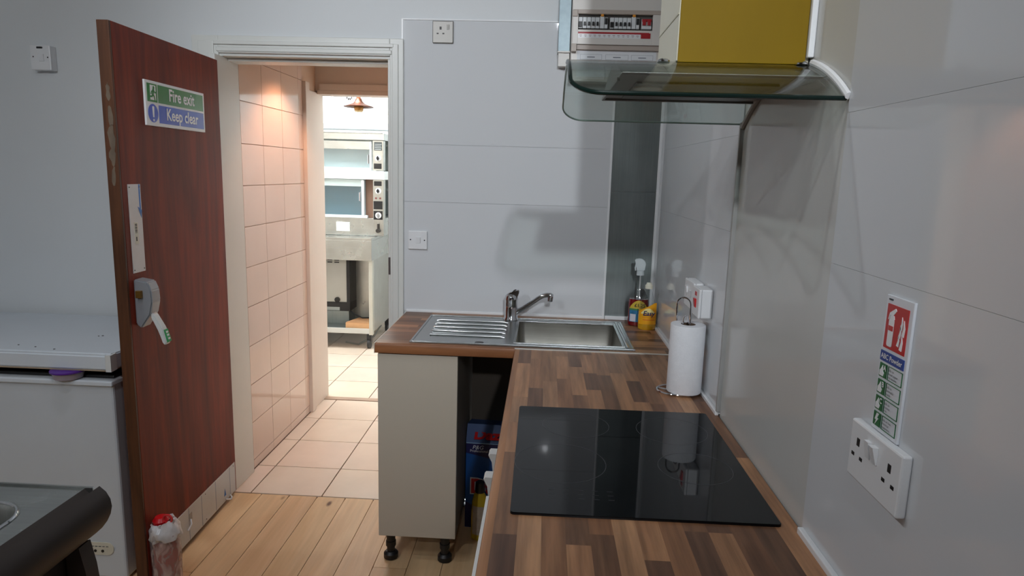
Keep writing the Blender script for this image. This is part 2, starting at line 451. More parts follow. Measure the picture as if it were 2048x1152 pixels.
# ------------------------------------------------------------------ the open door
RED = wood('sapele_veneer', (142, 49, 23), (96, 29, 14), 'z', 70, .5, False, False, .26, .22)
LIP = wood('dark_lipping', (96, 58, 34), (70, 40, 22), 'z', 80, .5, False, False, .35)
ang = math.atan2(.026, .765)          # the leaf stands almost square to the wall
door = thing('door_1', 'red-brown wooden door standing open with metal plates', 'door', (-1.936, -.082, 0), ang, kind='structure')
DW, DZ0, DZ1 = .765, .018, 2.0
b = B(); b.box(-.04, 0, -DW+.012, 0, DZ0, DZ1, .0015); b.done('leaf', RED, door)
b = B(); b.box(-.04, 0, -DW, -DW+.012, DZ0, DZ1, .002); b.done('edge_lipping', LIP, door)
WORN = mat('worn_filler', (112, 96, 80), .8, var=.4, vs=(40, 40, 14))
b = B(); random.seed(3)
for k, (z, w, h) in enumerate([(1.78, .006, .05), (1.70, .010, .06), (1.63, .014, .07), (1.57, .013, .05), (1.51, .008, .06)]):
    pts = [(-.016+random.uniform(-.004, .004)+w*math.cos(a)*random.uniform(.7, 1.1), z+h*.6*math.sin(a)*random.uniform(.8, 1.1)) for a in [i*math.pi/6 for i in range(12)]]
    b.prism(pts, 'y', -DW-.0006, -DW+.001)
b.done('worn_patch', WORN, door)
KP = mat('satin_aluminium', (196, 200, 204), .32, .25, var=.06, vs=(10, 10, 10))
FILMB = mat('blue_print', (30, 110, 190), .4)
SCREW = mat('screw_head', (70, 72, 70), .35, .8)
def screws(parent, spots, m=SCREW, r=.0032, out=.0025):
    for y, z in spots:
        b = B(); b.cyl((0, y, z), (out+.001, y, z), r, r*.6, 10); b.done('screw', m, parent)
# kick plate and its film lines
kp = B(); kp.box(0, .002, -.62, -.012, .022, .165, .0005); kp = kp.done('kick_plate', KP, door)
b = B()
for y in (-.545, -.455, -.345, -.215, -.07): b.box(.0018, .0024, y-.0016, y+.0016, .024, .163)
b.done('film_line', mat('film_line_blue', (120, 140, 165), .4), kp)
b = B(); b.prism([(-.135, .05), (-.115, .05), (-.125, .085)], 'x', .0018, .0026); b.done('arrow_print', FILMB, kp)
b = B(); b.box(.0018, .003, -.455, -.43, .105, .135); b.done('torn_sticker', mat('sticker_grey', (170, 165, 160), .6), kp)
b = B(); b.tube([(.003, -.445, .11), (.012, -.455, .095), (.006, -.475, .075)], .0035, 6); b.done('torn_corner', PLASTIC, kp)
b = B(); b.tube([(.003, -.12, .03), (.02, -.105, .024), (.012, -.08, .022), (.002, -.075, .03)], .004, 6); b.done('peeled_film', PLASTIC, kp)
screws(kp, [(-.585, .152), (-.585, .036), (-.31, .152), (-.31, .036), (-.03, .152)])
# finger plate
fp = B(); fp.box(0, .002, -.725, -.650, 1.178, 1.482, .0005); fp = fp.done('push_plate', KP, door)
b = B(); b.box(.0018, .0024, -.663, -.6545, 1.395, 1.481); b.prism([(-.674, 1.405), (-.650, 1.392), (-.655, 1.365)], 'x', .0018, .0026); b.done('arrow_print', FILMB, fp)
b = B(); b.box(.0018, .0025, -.703, -.681, 1.277, 1.352); st = b.done('barcode_sticker', mat('label_cream', (222, 220, 204), .5), fp)
b = B()
for i in range(10): b.box(.0024, .0028, -.699, -.686, 1.315+i*.0034, 1.3165+i*.0034+.0006*(i % 3))
b.box(.0024, .0028, -.696, -.690, 1.287, 1.302); b.done('barcode', BLACK, fp)
screws(fp, [(-.717, 1.472), (-.658, 1.472), (-.717, 1.188), (-.658, 1.188)])
# push bar latch
GREYPL = mat('silver_plastic', (150, 154, 160), .38, .35)
lk = B()
prof = [(0, 1.0), (.018, .985), (.052, 1.035), (.062, 1.08), (.060, 1.12), (.048, 1.150), (0, 1.158)]
lk.prism([(p[0], p[1]) for p in prof], 'y', -.728, -.672)
bmesh.ops.bevel(lk.bm, geom=lk.bm.edges[:], offset=.004, segments=2, affect='EDGES'); lk = lk.done('latch_case', GREYPL, door)
b = B(); b.box(.012, .03, -.742, -.727, 1.095, 1.120, .001); b.done('latch_bolt', mat('brass', (150, 112, 52), .35, .8), lk)
b = B(); b.prism([(.047, 1.045), (.060, 1.035), (.088, .985), (.100, .935), (.094, .925), (.085, .932), (.075, .980), (.05, 1.02)], 'y', -.722, -.692)
bmesh.ops.bevel(b.bm, geom=b.bm.edges[:], offset=.003, segments=2, affect='EDGES')
lv = b.done('push_lever', mat('pale_lever', (205, 208, 208), .35), lk)
GREENL = mat('glow_green', (26, 150, 84), .5)
b = B(); b.prism([(.0905, .980), (.0925, .980), (.104, .938), (.1015, .935)], 'y', -.719, -.695); b.done('lever_label', GREENL, lk)
b = B()
for z in (.945, .957, .968): b.box(.0985-(z-.945)*.3, .1035-(z-.945)*.27, -.712, -.702, z, z+.006)
b.done('lever_pictogram', PLASTIC, lk)

# fire exit sign on the door
SW = mat('sign_white', (236, 238, 240), .3)
SG = mat('sign_green', (16, 124, 52), .3); SB = mat('sign_blue', (22, 78, 196), .3); SR = mat('sign_red', (190, 22, 30), .3)
y0 = -.675+.082
dirv = Matrix.Rotation(ang, 3, 'Z') @ Vector((.004, y0, 0))
sg = thing('safety_sign', 'green and blue fire exit keep clear sign on red-brown door', 'sign', (-1.936+dirv.x, -.082+dirv.y, 1.686), ang+math.pi/2)
b = B(); b.box(0, .435, -.004, .0035, 0, .156, .001); b.done('board', SW, sg)
b = B(); b.box(.012, .076, -.005, -.003, .083, .146); pp = b.done('pictogram_panel', SG, sg)
b = B(); b.box(.083, .423, -.005, -.003, .083, .146); gp = b.done('green_panel', SG, sg)
b = B(); b.box(.083, .423, -.005, -.003, .012, .075); bp = b.done('blue_panel', SB, sg)
b = B(); b.cyl((.044, -.005, .044), (.044, -.003, .044), .032, seg=36); md = b.done('mandatory_disc', SB, sg)
b = B(); b.box(.030, .066, -.0056, -.0048, .090, .141); b.done('pictogram_doorway', SW, pp)
b = B()
b.cyl((.052, -.0062, .133), (.052, -.0054, .133), .0055, seg=14)
for p, q, r in (((.050, .126), (.046, .110), .0052), ((.049, .124), (.038, .118), .0026), ((.038, .118), (.034, .110), .0024), ((.051, .124), (.060, .116), .0026), ((.060, .116), (.066, .118), .0024), ((.046, .110), (.054, .102), .0034), ((.054, .102), (.058, .090), .003), ((.046, .110), (.040, .102), .0034), ((.040, .102), (.028, .101), .003)):
    d = Vector((q[0]-p[0], 0, q[1]-p[1])).normalized(); n = Vector((-d.z, 0, d.x))*r
    P, Q = Vector((p[0], 0, p[1]))-d*r*.5, Vector((q[0], 0, q[1]))+d*r*.5
    b.prism([((P+n).x, (P+n).z), ((Q+n).x, (Q+n).z), ((Q-n).x, (Q-n).z), ((P-n).x, (P-n).z)], 'y', -.0062, -.0054)
b.done('running_figure', SG, pp)
b = B(); b.prism([(.0405, .030), (.0475, .030), (.050, .066), (.044, .069), (.038, .066)], 'y', -.0058, -.0048); b.cyl((.044, -.0058, .020), (.044, -.0048, .020), .0045, seg=14); b.done('exclamation_mark', SW, md)
text('fire_exit_lettering', 'Fire exit', .062, SW, gp, .252, -.0058, .116, bold=.0012, sx=.93)
text('keep_clear_lettering', 'Keep clear', .060, SW, bp, .252, -.0058, .045, bold=.0012, sx=.93)

# ------------------------------------------------------------------ switches, sockets
def plate(name, label, cat, loc, rz, w=.086, h=.086, d=.012, m=PLASTIC, back=None, group=None):
    r = thing(name, label, cat, loc, rz, group)
    if back:
        b = B(); b.box(-w/2+.001, w/2-.001, -back, 0, 0, h, .004); b.done('back_box', PLASTIC, r)
    y = -(back or 0)
    b = B(); b.box(-w/2, w/2, y-d, y, 0, h, .003); b.done('face_plate', m, r)
    return r, y-d
def rocker(r, y, x, z, w=.018, h=.028, m=PLASTIC, tilt=.004):
    b = B(); b.prism([(y+.002, z-h/2), (y-.002, z-h/2), (y-.002-tilt, z+h/2), (y+.002, z+h/2)], 'x', x-w/2, x+w/2); b.done('rocker', m, r)
def dots(r, y, spots, name='screw', m=BLACK, rad=.003):
    for x, z in spots:
        b = B(); b.cyl((x, y+.002, z), (x, y-.0008, z), rad, seg=12); b.done(name, m, r)
def slots(r, y, cx, cz, s=1, m=BLACK):
    for nm, x0, x1, z0, z1 in (('earth_slot', -.0035, .0035, .006, .016), ('live_slot', -.0135, -.0065, -.009, -.0045), ('neutral_slot', .0065, .0135, -.009, -.0045)):
        b = B(); b.box(cx+x0*s, cx+x1*s, y-.0006, y+.002, cz+z0*s, cz+z1*s, .0004, 1); b.done(nm, m, r)
r, y = plate('isolator_switch', 'white surface-mounted switch high on wall left of door', 'switch', (-2.755, 0, 1.948), 0, .092, .105, .012, back=.03)
rocker(r, y, .006, .052, .022, .03); dots(r, y, [(-.032, .056), (.034, .054)])
b = B(); b.box(-.014, .014, y-.001, y+.001, .091, .099, .002); b.done('neon_window', BLACK, r)
r, y = plate('light_switch', 'small white switch on cladding beside the door frame', 'switch', (-1.075, -.007, 1.202), 0, .086, .084, .011)
rocker(r, y, .004, .042, .018, .028); dots(r, y, [(-.032, .044), (.032, .042)])
SATIN = mat('satin_nickel', (140, 138, 134), .42, .75, var=.05)
r, y = plate('metal_socket', 'satin metal single socket at top of the cladding', 'socket', (-.969, -.007, 2.100), 0, .09, .092, .009, SATIN)
slots(r, y, -.010, .048, 1.25); rocker(r, y, .022, .066, .010, .02, mat('pale_metal', (205, 205, 200), .3, .4))
r, y = plate('double_socket', 'white double wall socket below the fire extinguisher notice', 'socket', (-.003, -2.072, 1.108), -math.pi/2, .148, .09, .014)
slots(r, y, -.047, .046, 1.25); slots(r, y, .045, .046, 1.25)
rocker(r, y, -.014, .062, .012, .026); rocker(r, y, .006, .062, .012, .026, tilt=.007)
r, y = plate('fused_spur', 'white switch box on right wall farther from the hob', 'switch', (-.003, -.895, 1.150), -math.pi/2, .125, .086, .008, back=.026)
rocker(r, y, -.025, .05, .02, .03); b = B(); b.box(.015, .035, y-.002, y, .035, .058, .001); b.done('fuse_holder', PLASTIC, r)
r, y = plate('cooker_switch', 'white switch box with red rocker behind the kitchen roll', 'switch', (-.003, -1.030, 1.150), -math.pi/2, .086, .086, .008, back=.034)
REDP = mat('red_plastic', (190, 20, 28), .35)
rocker(r, y, 0, .040, .02, .026, REDP); b = B(); b.box(-.010, .010, y-.0012, y+.001, .062, .074, .001); b.done('neon_window', REDP, r)

# fire extinguisher notice, right wall
nt = thing('extinguisher_notice', 'tall red white and green fire extinguisher notice on right wall', 'sign', (-.003, -2.072, 1.199), -math.pi/2)
b = B(); b.box(-.036, .036, -.004, 0, 0, .200, .0008); b.done('board', mat('notice_white', (222, 226, 232), .25), nt)
b = B(); b.box(-.029, .027, -.005, -.0035, .124, .188); b.done('red_panel', SR, nt)
b = B(); b.prism(rrect(.014, .040, .003, 3, -.013, .148), 'y', -.0058, -.0045); b.prism([(-.020, .168), (-.006, .168), (-.008, .173), (-.018, .173)], 'y', -.0058, -.0045)
b.prism([(-.016, .173), (-.011, .173), (-.003, .181), (-.006, .184), (-.013, .180), (-.020, .176), (-.023, .166), (-.021, .166)], 'y', -.0058, -.0045); b.done('extinguisher_symbol', SW, nt)
b = B(); b.box(-.019, -.007, -.0062, -.0055, .151, .158); b.done('symbol_band', SR, nt)
b = B()
for i, (x0, z0, h) in enumerate([(.006, .134, .016), (.008, .146, .018), (.010, .158, .018), (.014, .130, .022), (.016, .150, .022)]):
    b.prism([(x0, z0), (x0+.006, z0-.001), (x0+.007, z0+h*.5), (x0+.003, z0+h), (x0+.003, z0+h*.5)], 'y', -.0058, -.0045)
b.done('flame_symbol', SW, nt)
b = B(); b.box(-.033, .030, -.005, -.0035, .104, .119); b.done('blue_panel', mat('notice_blue', (20, 66, 150), .3), nt)
text('abc_powder_lettering', 'ABC Powder', .0105, SW, nt, -.0015, -.0056, .1115, bold=.0002)
NG = mat('notice_green', (18, 104, 56), .3); INK = mat('print_ink', (60, 70, 76), .6)
for i, (ch, lines) in enumerate((('A', 'Safe on\nwood, paper\nand textiles'), ('B', 'Safe on\nflammable\nliquids'), ('C', 'Safe on\ngaseous\nfires'), ('', 'Safe on live\nelectrical\nequipment'))):
    z0 = .080-i*.0245
    b = B(); b.box(-.031, -.011, -.005, -.0035, z0, z0+.0205); b.done('class_panel', NG, nt)
    if ch:
        text('class_letter', ch, .011, SW, nt, -.0155, -.0056, z0+.0145, bold=.0003)
        b = B(); b.prism([(-.029, z0+.002), (-.019, z0+.002), (-.017, z0+.007), (-.021, z0+.010), (-.022, z0+.018), (-.026, z0+.012), (-.029, z0+.009)], 'y', -.0056, -.0045); b.done('class_symbol', SW, nt)
    else:
        b = B(); b.prism([(-.022, z0+.019), (-.016, z0+.019), (-.020, z0+.012), (-.016, z0+.012), (-.025, z0+.001), (-.022, z0+.009), (-.026, z0+.009)], 'y', -.0056, -.0045); b.done('lightning_symbol', SW, nt)
    b = B()
    for q in ((-.008, .030, z0, z0+.0008), (-.008, .030, z0+.0197, z0+.0205), (-.008, -.0072, z0, z0+.0205), (.0292, .030, z0, z0+.0205)): b.box(q[0], q[1], -.005, -.0035, q[2], q[3])
    b.done('text_border', NG, nt)
    text('class_text', lines, .0052, INK, nt, -.0055, -.0056, z0+.0103, 'LEFT')
b = B(); b.box(-.028, -.018, -.0052, -.0038, .1935, .1955); b.done('maker_mark', INK, nt)

# ------------------------------------------------------------------ consumer unit and trunking
CUW = mat('cream_white_case', (214, 210, 204), .35, var=.02)
CUT = mat('case_shaded', (178, 166, 156), .4, var=.03)  # white case plastic with its shadow put into a tan tone
cu = thing('fuse_box', 'white consumer unit with rows of breakers above the hood', 'fuse box', (-.23, 0, 1.945))
def cub(nm, m, *bx, bev=.002, parent=None):
    b = B()
    for q in bx: b.box(q[0]+.23, q[1]+.23, q[2], q[3], q[4]-1.945, q[5]-1.945, bev)
    return b.done(nm, m, parent or cu)
cub('case', CUW, (-.419, -.041, -.078, 0, 1.945, 2.38), bev=.005)
cub('hinge_bar', CUT, (-.415, -.043, -.100, -.078, 2.212, 2.229))
cub('front_cover', CUW, (-.415, -.393, -.1, -.078, 2.092, 2.212), (-.087, -.043, -.1, -.078, 2.092, 2.212), (-.393, -.087, -.1, -.078, 2.092, 2.150), bev=.001)
cub('breaker_recess', mat('recess_grey', (96, 92, 88), .6), (-.393, -.087, -.079, -.0775, 2.150, 2.212), bev=0)
cub('cover_catch', CUT, (-.418, -.396, -.104, -.078, 2.062, 2.094)); cub('cover_catch', CUT, (-.418, -.396, -.106, -.099, 2.200, 2.226))
cub('lower_ledge', CUT, (-.396, -.043, -.092, -.078, 2.072, 2.092))
MCB = mat('breaker_white', (214, 218, 220), .35); ORG = mat('orange_button', (226, 148, 40), .4); DRED = mat('switch_red', (166, 22, 32), .4)
def breaker(x, w, toggles, tm=BLACK, top=None, h=.043):
    b = B(); b.box(x+.23+.0006, x+w+.23-.0006, -.094, -.079, .212, .212+h, .001); br = b.done('breaker', MCB, cu)
    for tx in toggles:
        b = B(); b.box(x+tx+.23-.0042, x+tx+.23+.0042, -.103, -.093, .222, .236, .001); b.done('toggle', tm, br)
    if top:
        b = B(); b.box(x+.23+.003, x+w+.23-.003, -.098, -.088, .212+h-.002, .212+h+.010, .001); b.done('test_button', top, br)
    return br
def terminal(x, w, z0, z1):
    b = B(); b.box(x+.23, x+w+.23, -.099, -.079, z0, z1, .001); b.done('rcd_toggle', BLACK, cu)
for ox in (-.392, -.262):
    breaker(ox, .017, []); terminal(ox+.001, .014, .216, .237)
    for i in range(4): breaker(ox+.0175+i*.0175, .0172, [.0085])
    breaker(ox+.0885, .018, [], top=ORG, h=.048); breaker(ox+.107, .014, []); terminal(ox+.108, .011, .228, .252)
b = B(); b.box(-.132+.23, -.0915+.23, -.094, -.079, .212, .252, .001); ms = b.done('main_switch', MCB, cu)
for x in (-.122, -.1015):
    b = B(); b.box(x+.23-.007, x+.23+.006, -.103, -.093, .226, .246, .001); b.done('red_toggle', DRED, ms)
b = B(); b.box(-.131+.23, -.092+.23, -.0945, -.094, .240, .2515); b.done('red_band', DRED, ms)
b = B(); b.box(-.392+.23, -.100+.23, -.1008, -.0995, .189, .196); b.box(-.133+.23, -.094+.23, -.101, -.0995, .173, .194); b.done('red_label_strip', DRED, cu)
b = B(); b.box(-.392+.23, -.134+.23, -.1006, -.0995, .172, .189); b.done('circuit_label_strip', PLASTIC, cu)
b = B()
for i in range(13):
    x = -.386+i*.0195
    b.box(x+.23, x+.23+.010, -.1012, -.1004, .182, .184); b.box(x+.23+.002, x+.23+.009, -.1012, -.1004, .177, .1785)
b.done('circuit_label_print', mat('pale_print', (140, 110, 110), .6), cu)
b = B(); b.box(-.392+.23, -.062+.23, -.0795, -.0775, .02, .124); nt2 = b.done('notice_paper', mat('paper_white', (228, 232, 236), .6), cu)
b = B()
for x0, x1 in ((-.378, -.288), (-.272, -.178), (-.165, -.075)):
    for q in ((x0, x1, .110, .1106), (x0, x1, .090, .0906), (x0, x0+.0006, .090, .1106), (x1-.0006, x1, .090, .1106)): b.box(q[0]+.23, q[1]+.23, -.0802, -.0792, q[2], q[3])
    b.box((x0+x1)/2-.016+.23, (x0+x1)/2+.016+.23, -.0802, -.0792, .098, .1015)
    for k in range(5): b.box(x0+.006+.23, x1-.006-.01*(k % 2)+.23, -.0802, -.0792, .083-k*.006, .0842-k*.006)
b.done('notice_print', mat('grey_print', (120, 128, 138), .6), cu)
tr = thing('cable_trunking', 'grey galvanised trunking left of the fuse box', 'trunking', (-.446, 0, 2.008))
b = B(); b.box(-.026, .024, -.06, 0, .06, .44, .002); b.done('duct', mat('galvanised', (140, 156, 162), .4, .45, var=.15, vs=(30, 30, 30)), tr)
b = B(); b.box(-.024, .024, -.056, 0, 0, .062, .002); b.box(-.028, .026, -.064, 0, .055, .062, .001); b.done('end_box', OFFWHITE, tr)

# ------------------------------------------------------------------ worktops
STAVE = wood('walnut_staves', (204, 160, 122), (150, 112, 86), 'y', 75, .36, True, False, .4)
STAVEX = wood('walnut_staves_across', (204, 160, 122), (150, 112, 86), 'x', 75, .36, True, False, .4)
EDGE = wood('worktop_edge_y', (178, 126, 84), (150, 102, 66), 'y', 60, .38, False, False, .25)
EDGEX = wood('worktop_edge_x', (158, 106, 70), (130, 84, 54), 'x', 60, .38, False, False, .25)
CORE = mat('chipboard', (150, 118, 84), .9, var=.2, vs=(60, 60, 60))
PALETTE = [(1.05, .98, .90), (.84, .74, .66), (.58, .50, .46), (.44, .38, .36), (.72, .60, .52), (.95, .82, .72), (.50, .42, .39), (1.12, 1.0, .88), (.36, .31, .31)]
PALETTE = [tuple(v*.86 for v in c) for c in PALETTE]
H = .91
def staves(root, me, x0, x1, y0, y1, along, width, hole=None, seed=1):
    random.seed(seed)
    a0, a1, c0, c1 = (y0, y1, x0, x1) if along == 'y' else (x0, x1, y0, y1)
    n = round((c1-c0)/width); w = (c1-c0)/n; last = None
    for i in range(n):
        p = a0-random.uniform(0, .3)
        while p < a1:
            q = p+random.uniform(.16, .48)
            col = random.choice([c for c in PALETTE if c != last]); last = col
            s, e = max(p, a0), min(q, a1); lo, hi = c0+i*w, c0+(i+1)*w
            segs = [(s, e)]
            if hole:
                hx0, hx1, hy0, hy1 = hole; ha0, ha1, hc0, hc1 = (hy0, hy1, hx0, hx1) if along == 'y' else (hx0, hx1, hy0, hy1)
                if lo < hc1 and hi > hc0:
                    segs = [(s, min(e, ha0)), (max(s, ha1), e)]
            for u, v in segs:
                if v-u > .004:
                    if along == 'y': piece('stave', me, root, lo, hi, u, v, H-.004, H, col)
                    else: piece('stave', me, root, u, v, lo, hi, H-.004, H, col)
            p = q
sv = slab_mesh('stave', STAVE); svx = slab_mesh('stave', STAVEX)
w1 = thing('worktop', 'wood-block worktop running along right wall under the hob', 'worktop')
def rim_y(x0, x1, y0, y1):      # rounded front edge along y
    return [(x1, H), (x0+.006, H), (x0+.002, H-.002), (x0, H-.007), (x0, H-.033), (x0+.002, H-.037), (x1, H-.038)]
b = B(); b.box(-.578, -.004, -2.62, -.606, H-.038, H-.0045); b.done('core_board', CORE, w1)
b = B(); b.prism(rim_y(-.597, -.578, 0, 0), 'y', -2.62, -.606); b.done('front_edge', EDGE, w1, smooth=True)
staves(w1, sv, -.578, -.004, -2.62, -.606, 'y', .0442, None, 11)
w2 = thing('worktop', 'wood-block worktop across the back holding the sink', 'worktop')
BX0, BX1, BY0, BY1 = -.602, -.183, -.533, -.150
b = B()
for q in ((-1.126, BX0, -.582, -.004), (BX1, -.004, -.582, -.004), (BX0, BX1, -.582, BY0), (BX0, BX1, BY1, -.004)): b.box(q[0], q[1], q[2], q[3], H-.038, H-.0045)
b.done('core_board', CORE, w2)
b = B(); b.prism([(-.582, H), (-.594, H), (-.598, H-.002), (-.600, H-.007), (-.600, H-.033), (-.598, H-.037), (-.582, H-.038)], 'x', -1.126, -.590); b.done('front_edge', EDGEX, w2, smooth=True)
b = B(); b.box(-1.128, -1.1255, -.600, -.004, H-.038, H+.0005); b.done('end_band', mat('pale_end_band', (206, 200, 190), .4), w2)
staves(w2, svx, -1.1255, -.004, -.582, -.004, 'x', .0445, (BX0, BX1, BY0, BY1), 23)
b = B(); b.prism([(-.607, H+.0005), (-.607, H+.002), (-.604, H+.0035), (-.598, H+.0035), (-.595, H+.002), (-.595, H+.0005)], 'x', -.597, -.012)
tag(b.done('worktop_joint_strip', mat('bright_aluminium', (226, 222, 214), .3, .5)), 'pale metal strip joining the two wood-block worktops', 'strip')
random.seed(5)

# ------------------------------------------------------------------ inset sink and tap
SKS = mat('sink_steel', (186, 190, 190), .24, 1, var=.08, vs=(14, 14, 14))
sk = thing('inset_sink', 'stainless inset sink with ribbed drainer in back worktop', 'sink', (-.57, -.33, H))
def skin(nm, m, smooth, build):
    b = B(); build(b); o = b.done(nm, m, None, smooth=smooth); return world_child(o, sk)
SX0, SX1, SY0, SY1 = -1.0, -.145, -.572, -.088
def rim(b):     # flange around the bowl opening, slightly raised at its border
    z0, z1 = H+.0006, H+.0045
    for q in ((SX0, BX0+.003, SY0, SY1), (BX1-.003, SX1, SY0, SY1), (BX0, BX1, SY0, BY0+.003), (BX0, BX1, BY1-.003, SY1)): b.box(q[0], q[1], q[2], q[3], z0, z1, .0012, 1)
skin('flange', SKS, False, rim)
def border(b):
    for q in ((SX0, SX1, SY1-.010, SY1-.002), (SX0, SX1, SY0+.002, SY0+.010), (SX0+.002, SX0+.010, SY0, SY1), (SX1-.010, SX1-.002, SY0, SY1)): b.box(q[0], q[1], q[2], q[3], H+.004, H+.0075, .0015)
skin('raised_border', SKS, False, border)
def bowl(b):
    top = rrect(BX1-BX0-.004, BY1-BY0-.004, .032, 6, (BX0+BX1)/2, (BY0+BY1)/2); bot = rrect(BX1-BX0-.045, BY1-BY0-.045, .05, 6, (BX0+BX1)/2, (BY0+BY1)/2)
    rings = []
    for poly, z in ((top, H+.005), (top, H-.01), ([((p[0]*.85+q[0]*.15), (p[1]*.85+q[1]*.15)) for p, q in zip(top, bot)], H-.09), (bot, H-.145), ([((p[0]-(BX0+BX1)/2)*.88+(BX0+BX1)/2, (p[1]-(BY0+BY1)/2)*.88+(BY0+BY1)/2) for p in bot], H-.155)):
        rings.append([b.bm.verts.new((p[0], p[1], z)) for p in poly])
    n = len(top)
    for a, c in zip(rings, rings[1:]):
        for i in range(n): b.bm.faces.new((a[i], c[i], c[(i+1) % n], a[(i+1) % n]))
    b.bm.faces.new(rings[-1])
skin('bowl', brushed('bowl_steel', (176, 174, 166), .33, 'x'), True, bowl)
skin('bowl_collar', SKS, False, lambda b: [b.box(*q, .0015) for q in ((BX0+.002, BX1-.002, BY1-.006, BY1+.003, H+.003, H+.007), (BX0-.003, BX0+.006, BY0, BY1, H+.003, H+.007), (BX1-.006, BX1+.003, BY0, BY1, H+.003, H+.007), (BX0+.002, BX1-.002, BY0-.003, BY0+.006, H+.003, H+.007))])
for i in range(5):
    y = -.190-i*.066
    o = skin('drainer_rib', SKS, True, lambda b: b.tube([(SX0+.045+.004*i, y, H+.004), (SX0+.06, y, H+.0075), (-.66, y, H+.0075), (-.645, y, H+.004)], .0036, 8))
def ridge(b):
    b.tube([(SX1-.026, SY0+.02, H+.005), (SX1-.026, SY1-.02, H+.005)], .006, 8)
skin('side_ridge', SKS, True, ridge)
skin('overflow', CHROME, True, lambda b: b.ring((-.385, BY0+.02, H-.03), .010, .024, -.004, .004, 24))
skin('waste', CHROME, True, lambda b: b.ring((-.39, -.34, H-.153), .012, .04, 0, .003, 28))
skin('rim_hole_cover', BLACK, False, lambda b: b.cyl((-.735, -.548, H+.004), (-.735, -.548, H+.006), .017, seg=24))

tp = thing('mixer_tap', 'chrome single-lever mixer tap with long angled spout', 'tap', (-.636, -.120, H+.005))
b = B(); b.lathe([(.034, 0), (.034, .006), (.030, .012), (.0285, .085), (.030, .092), (.028, .108), (.018, .118), (0, .121)], seg=32); b.done('body', CHROME, tp, smooth=True)
b = B(); b.prism([(-.026, .090), (-.025, .104), (-.016, .118), (-.002, .126), (.014, .129), (.024, .136), (.036, .135), (.037, .128), (.030, .125), (.027, .118), (.0265, .092)], 'y', -.018, .018)
bmesh.ops.bevel(b.bm, geom=b.bm.edges[:], offset=.004, segments=2, affect='EDGES'); b.done('lever', CHROME, tp, smooth=True)
b = B(); b.tube([(.006, -.004, .025), (.05, -.008, .052), (.10, -.012, .088), (.125, -.014, .107), (.140, -.015, .115), (.155, -.015, .119), (.170, -.015, .118), (.178, -.015, .112)], [.0125, .0115, .0105, .0105, .0105, .011, .0125, .0125], 14); sp = b.done('spout', CHROME, tp, smooth=True)
b = B(); b.cyl((.172, -.015, .116), (.170, -.015, .092), .013, .0125, 18); b.done('aerator', CHROME, tp, smooth=True)
b = B(); b.cyl((.006, -.0265, .098), (.006, -.029, .098), .006, seg=14); b.done('indicator', BLACK, tp)

# ------------------------------------------------------------------ hob
hb = thing('induction_hob', 'black glass hob set into the right worktop', 'hob', (-.5503, -1.8222, H), .0074)
b = B(); b.prism(rrect(.516, .5956, .008, 4, .258, .2978), 'z', 0, .005)
bmesh.ops.bevel(b.bm, geom=[e for e in b.bm.edges if all(v.co.z > .004 for v in e.verts)], offset=.0012, segments=2, affect='EDGES')
b.done('glass_top', mat('black_glass', (8, 10, 13), .03, var=.0, spec=.3), hb)
RINGM = mat('hob_print', (62, 62, 66), .3)
for cx, cy, rr in ((.103, .235, .103), (.150, .468, .086), (.405, .235, .082), (.395, .455, .090)):
    b = B(); b.ring((cx, cy, .005), rr-.0009, rr+.0003, .0, .0003, 72); b.done('zone_ring', RINGM, hb)
b = B()
for i in range(5):
    for k in range(3): b.box(.075+i*.03, .087+i*.03, .065+k*.018, .0665+k*.018, .005, .0052)
b.done('touch_controls', mat('hob_print_dim', (38, 38, 42), .3), hb)

# ------------------------------------------------------------------ cooker hood
hd = thing('cooker_hood', 'curved glass cooker hood with yellow chimney on right wall', 'cooker hood', (0, -1.52, 1.69))
def hood(nm, m, smooth, build):
    b = B(); build(b); return world_child(b.done(nm, m, None, smooth=smooth), hd)
YC, R0, ZC = -1.519, .537, 1.791-.537
A = math.asin(.302/R0)
def arc(t, r=R0): return (YC+r*math.sin(t), ZC+r*math.cos(t))
NS = 28; GX = -.468
def xl(t):
    d = (A-abs(t))*R0; rr = .055
    return GX if d >= rr else GX+rr-math.sqrt(max(0, rr*rr-(rr-d)**2))
ts = [-A+2*A*i/NS for i in range(NS+1)]
ts = sorted(set([-A+.11*(i/8)**2 for i in range(9)]+[A-.11*(i/8)**2 for i in range(9)]+[t for t in ts if abs(t) < A-.11]))
def sheet(b):
    top = [[b.bm.verts.new((xl(t)*(1-k/6)+(-.004)*k/6, *arc(t, R0))) for k in range(7)] for t in ts]
    bot = [[b.bm.verts.new((xl(t)*(1-k/6)+(-.004)*k/6, *arc(t, R0-.006))) for k in range(7)] for t in ts]
    for i in range(len(ts)-1):
        for k in range(6):
            b.bm.faces.new((top[i][k], top[i+1][k], top[i+1][k+1], top[i][k+1])); b.bm.faces.new((bot[i][k], bot[i][k+1], bot[i+1][k+1], bot[i+1][k]))
hood('glass_canopy', thin_glass('hood_glass', (.86, .90, .88, 1), 1.5, .015, 1.0), True, sheet)
def edge(b, lo, hi, first, last, r):
    pts = [(xl(t), *arc(t, R0-.003)) for t in ts if lo <= t <= hi]
    if first: pts = [(-.004, *arc(-A, R0-.003))]+pts
    if last: pts = pts+[(-.004, *arc(A, R0-.003))]
    b.tube(pts, r, 8)
GE = mat('green_glass_edge', (16, 34, 30), .2, var=.1, spec=.3)
hood('glass_edge', GE, True, lambda b: edge(b, -A, -.02, True, False, .0042))
hood('glass_edge', mat('lit_glass_edge', (150, 170, 164), .15, var=.1), True, lambda b: edge(b, -.04, A, False, True, .0022))  # same glass, the bright look of the far edge put into a paler colour
HB = mat('hood_steel', (132, 132, 130), .4, .35, var=.05)
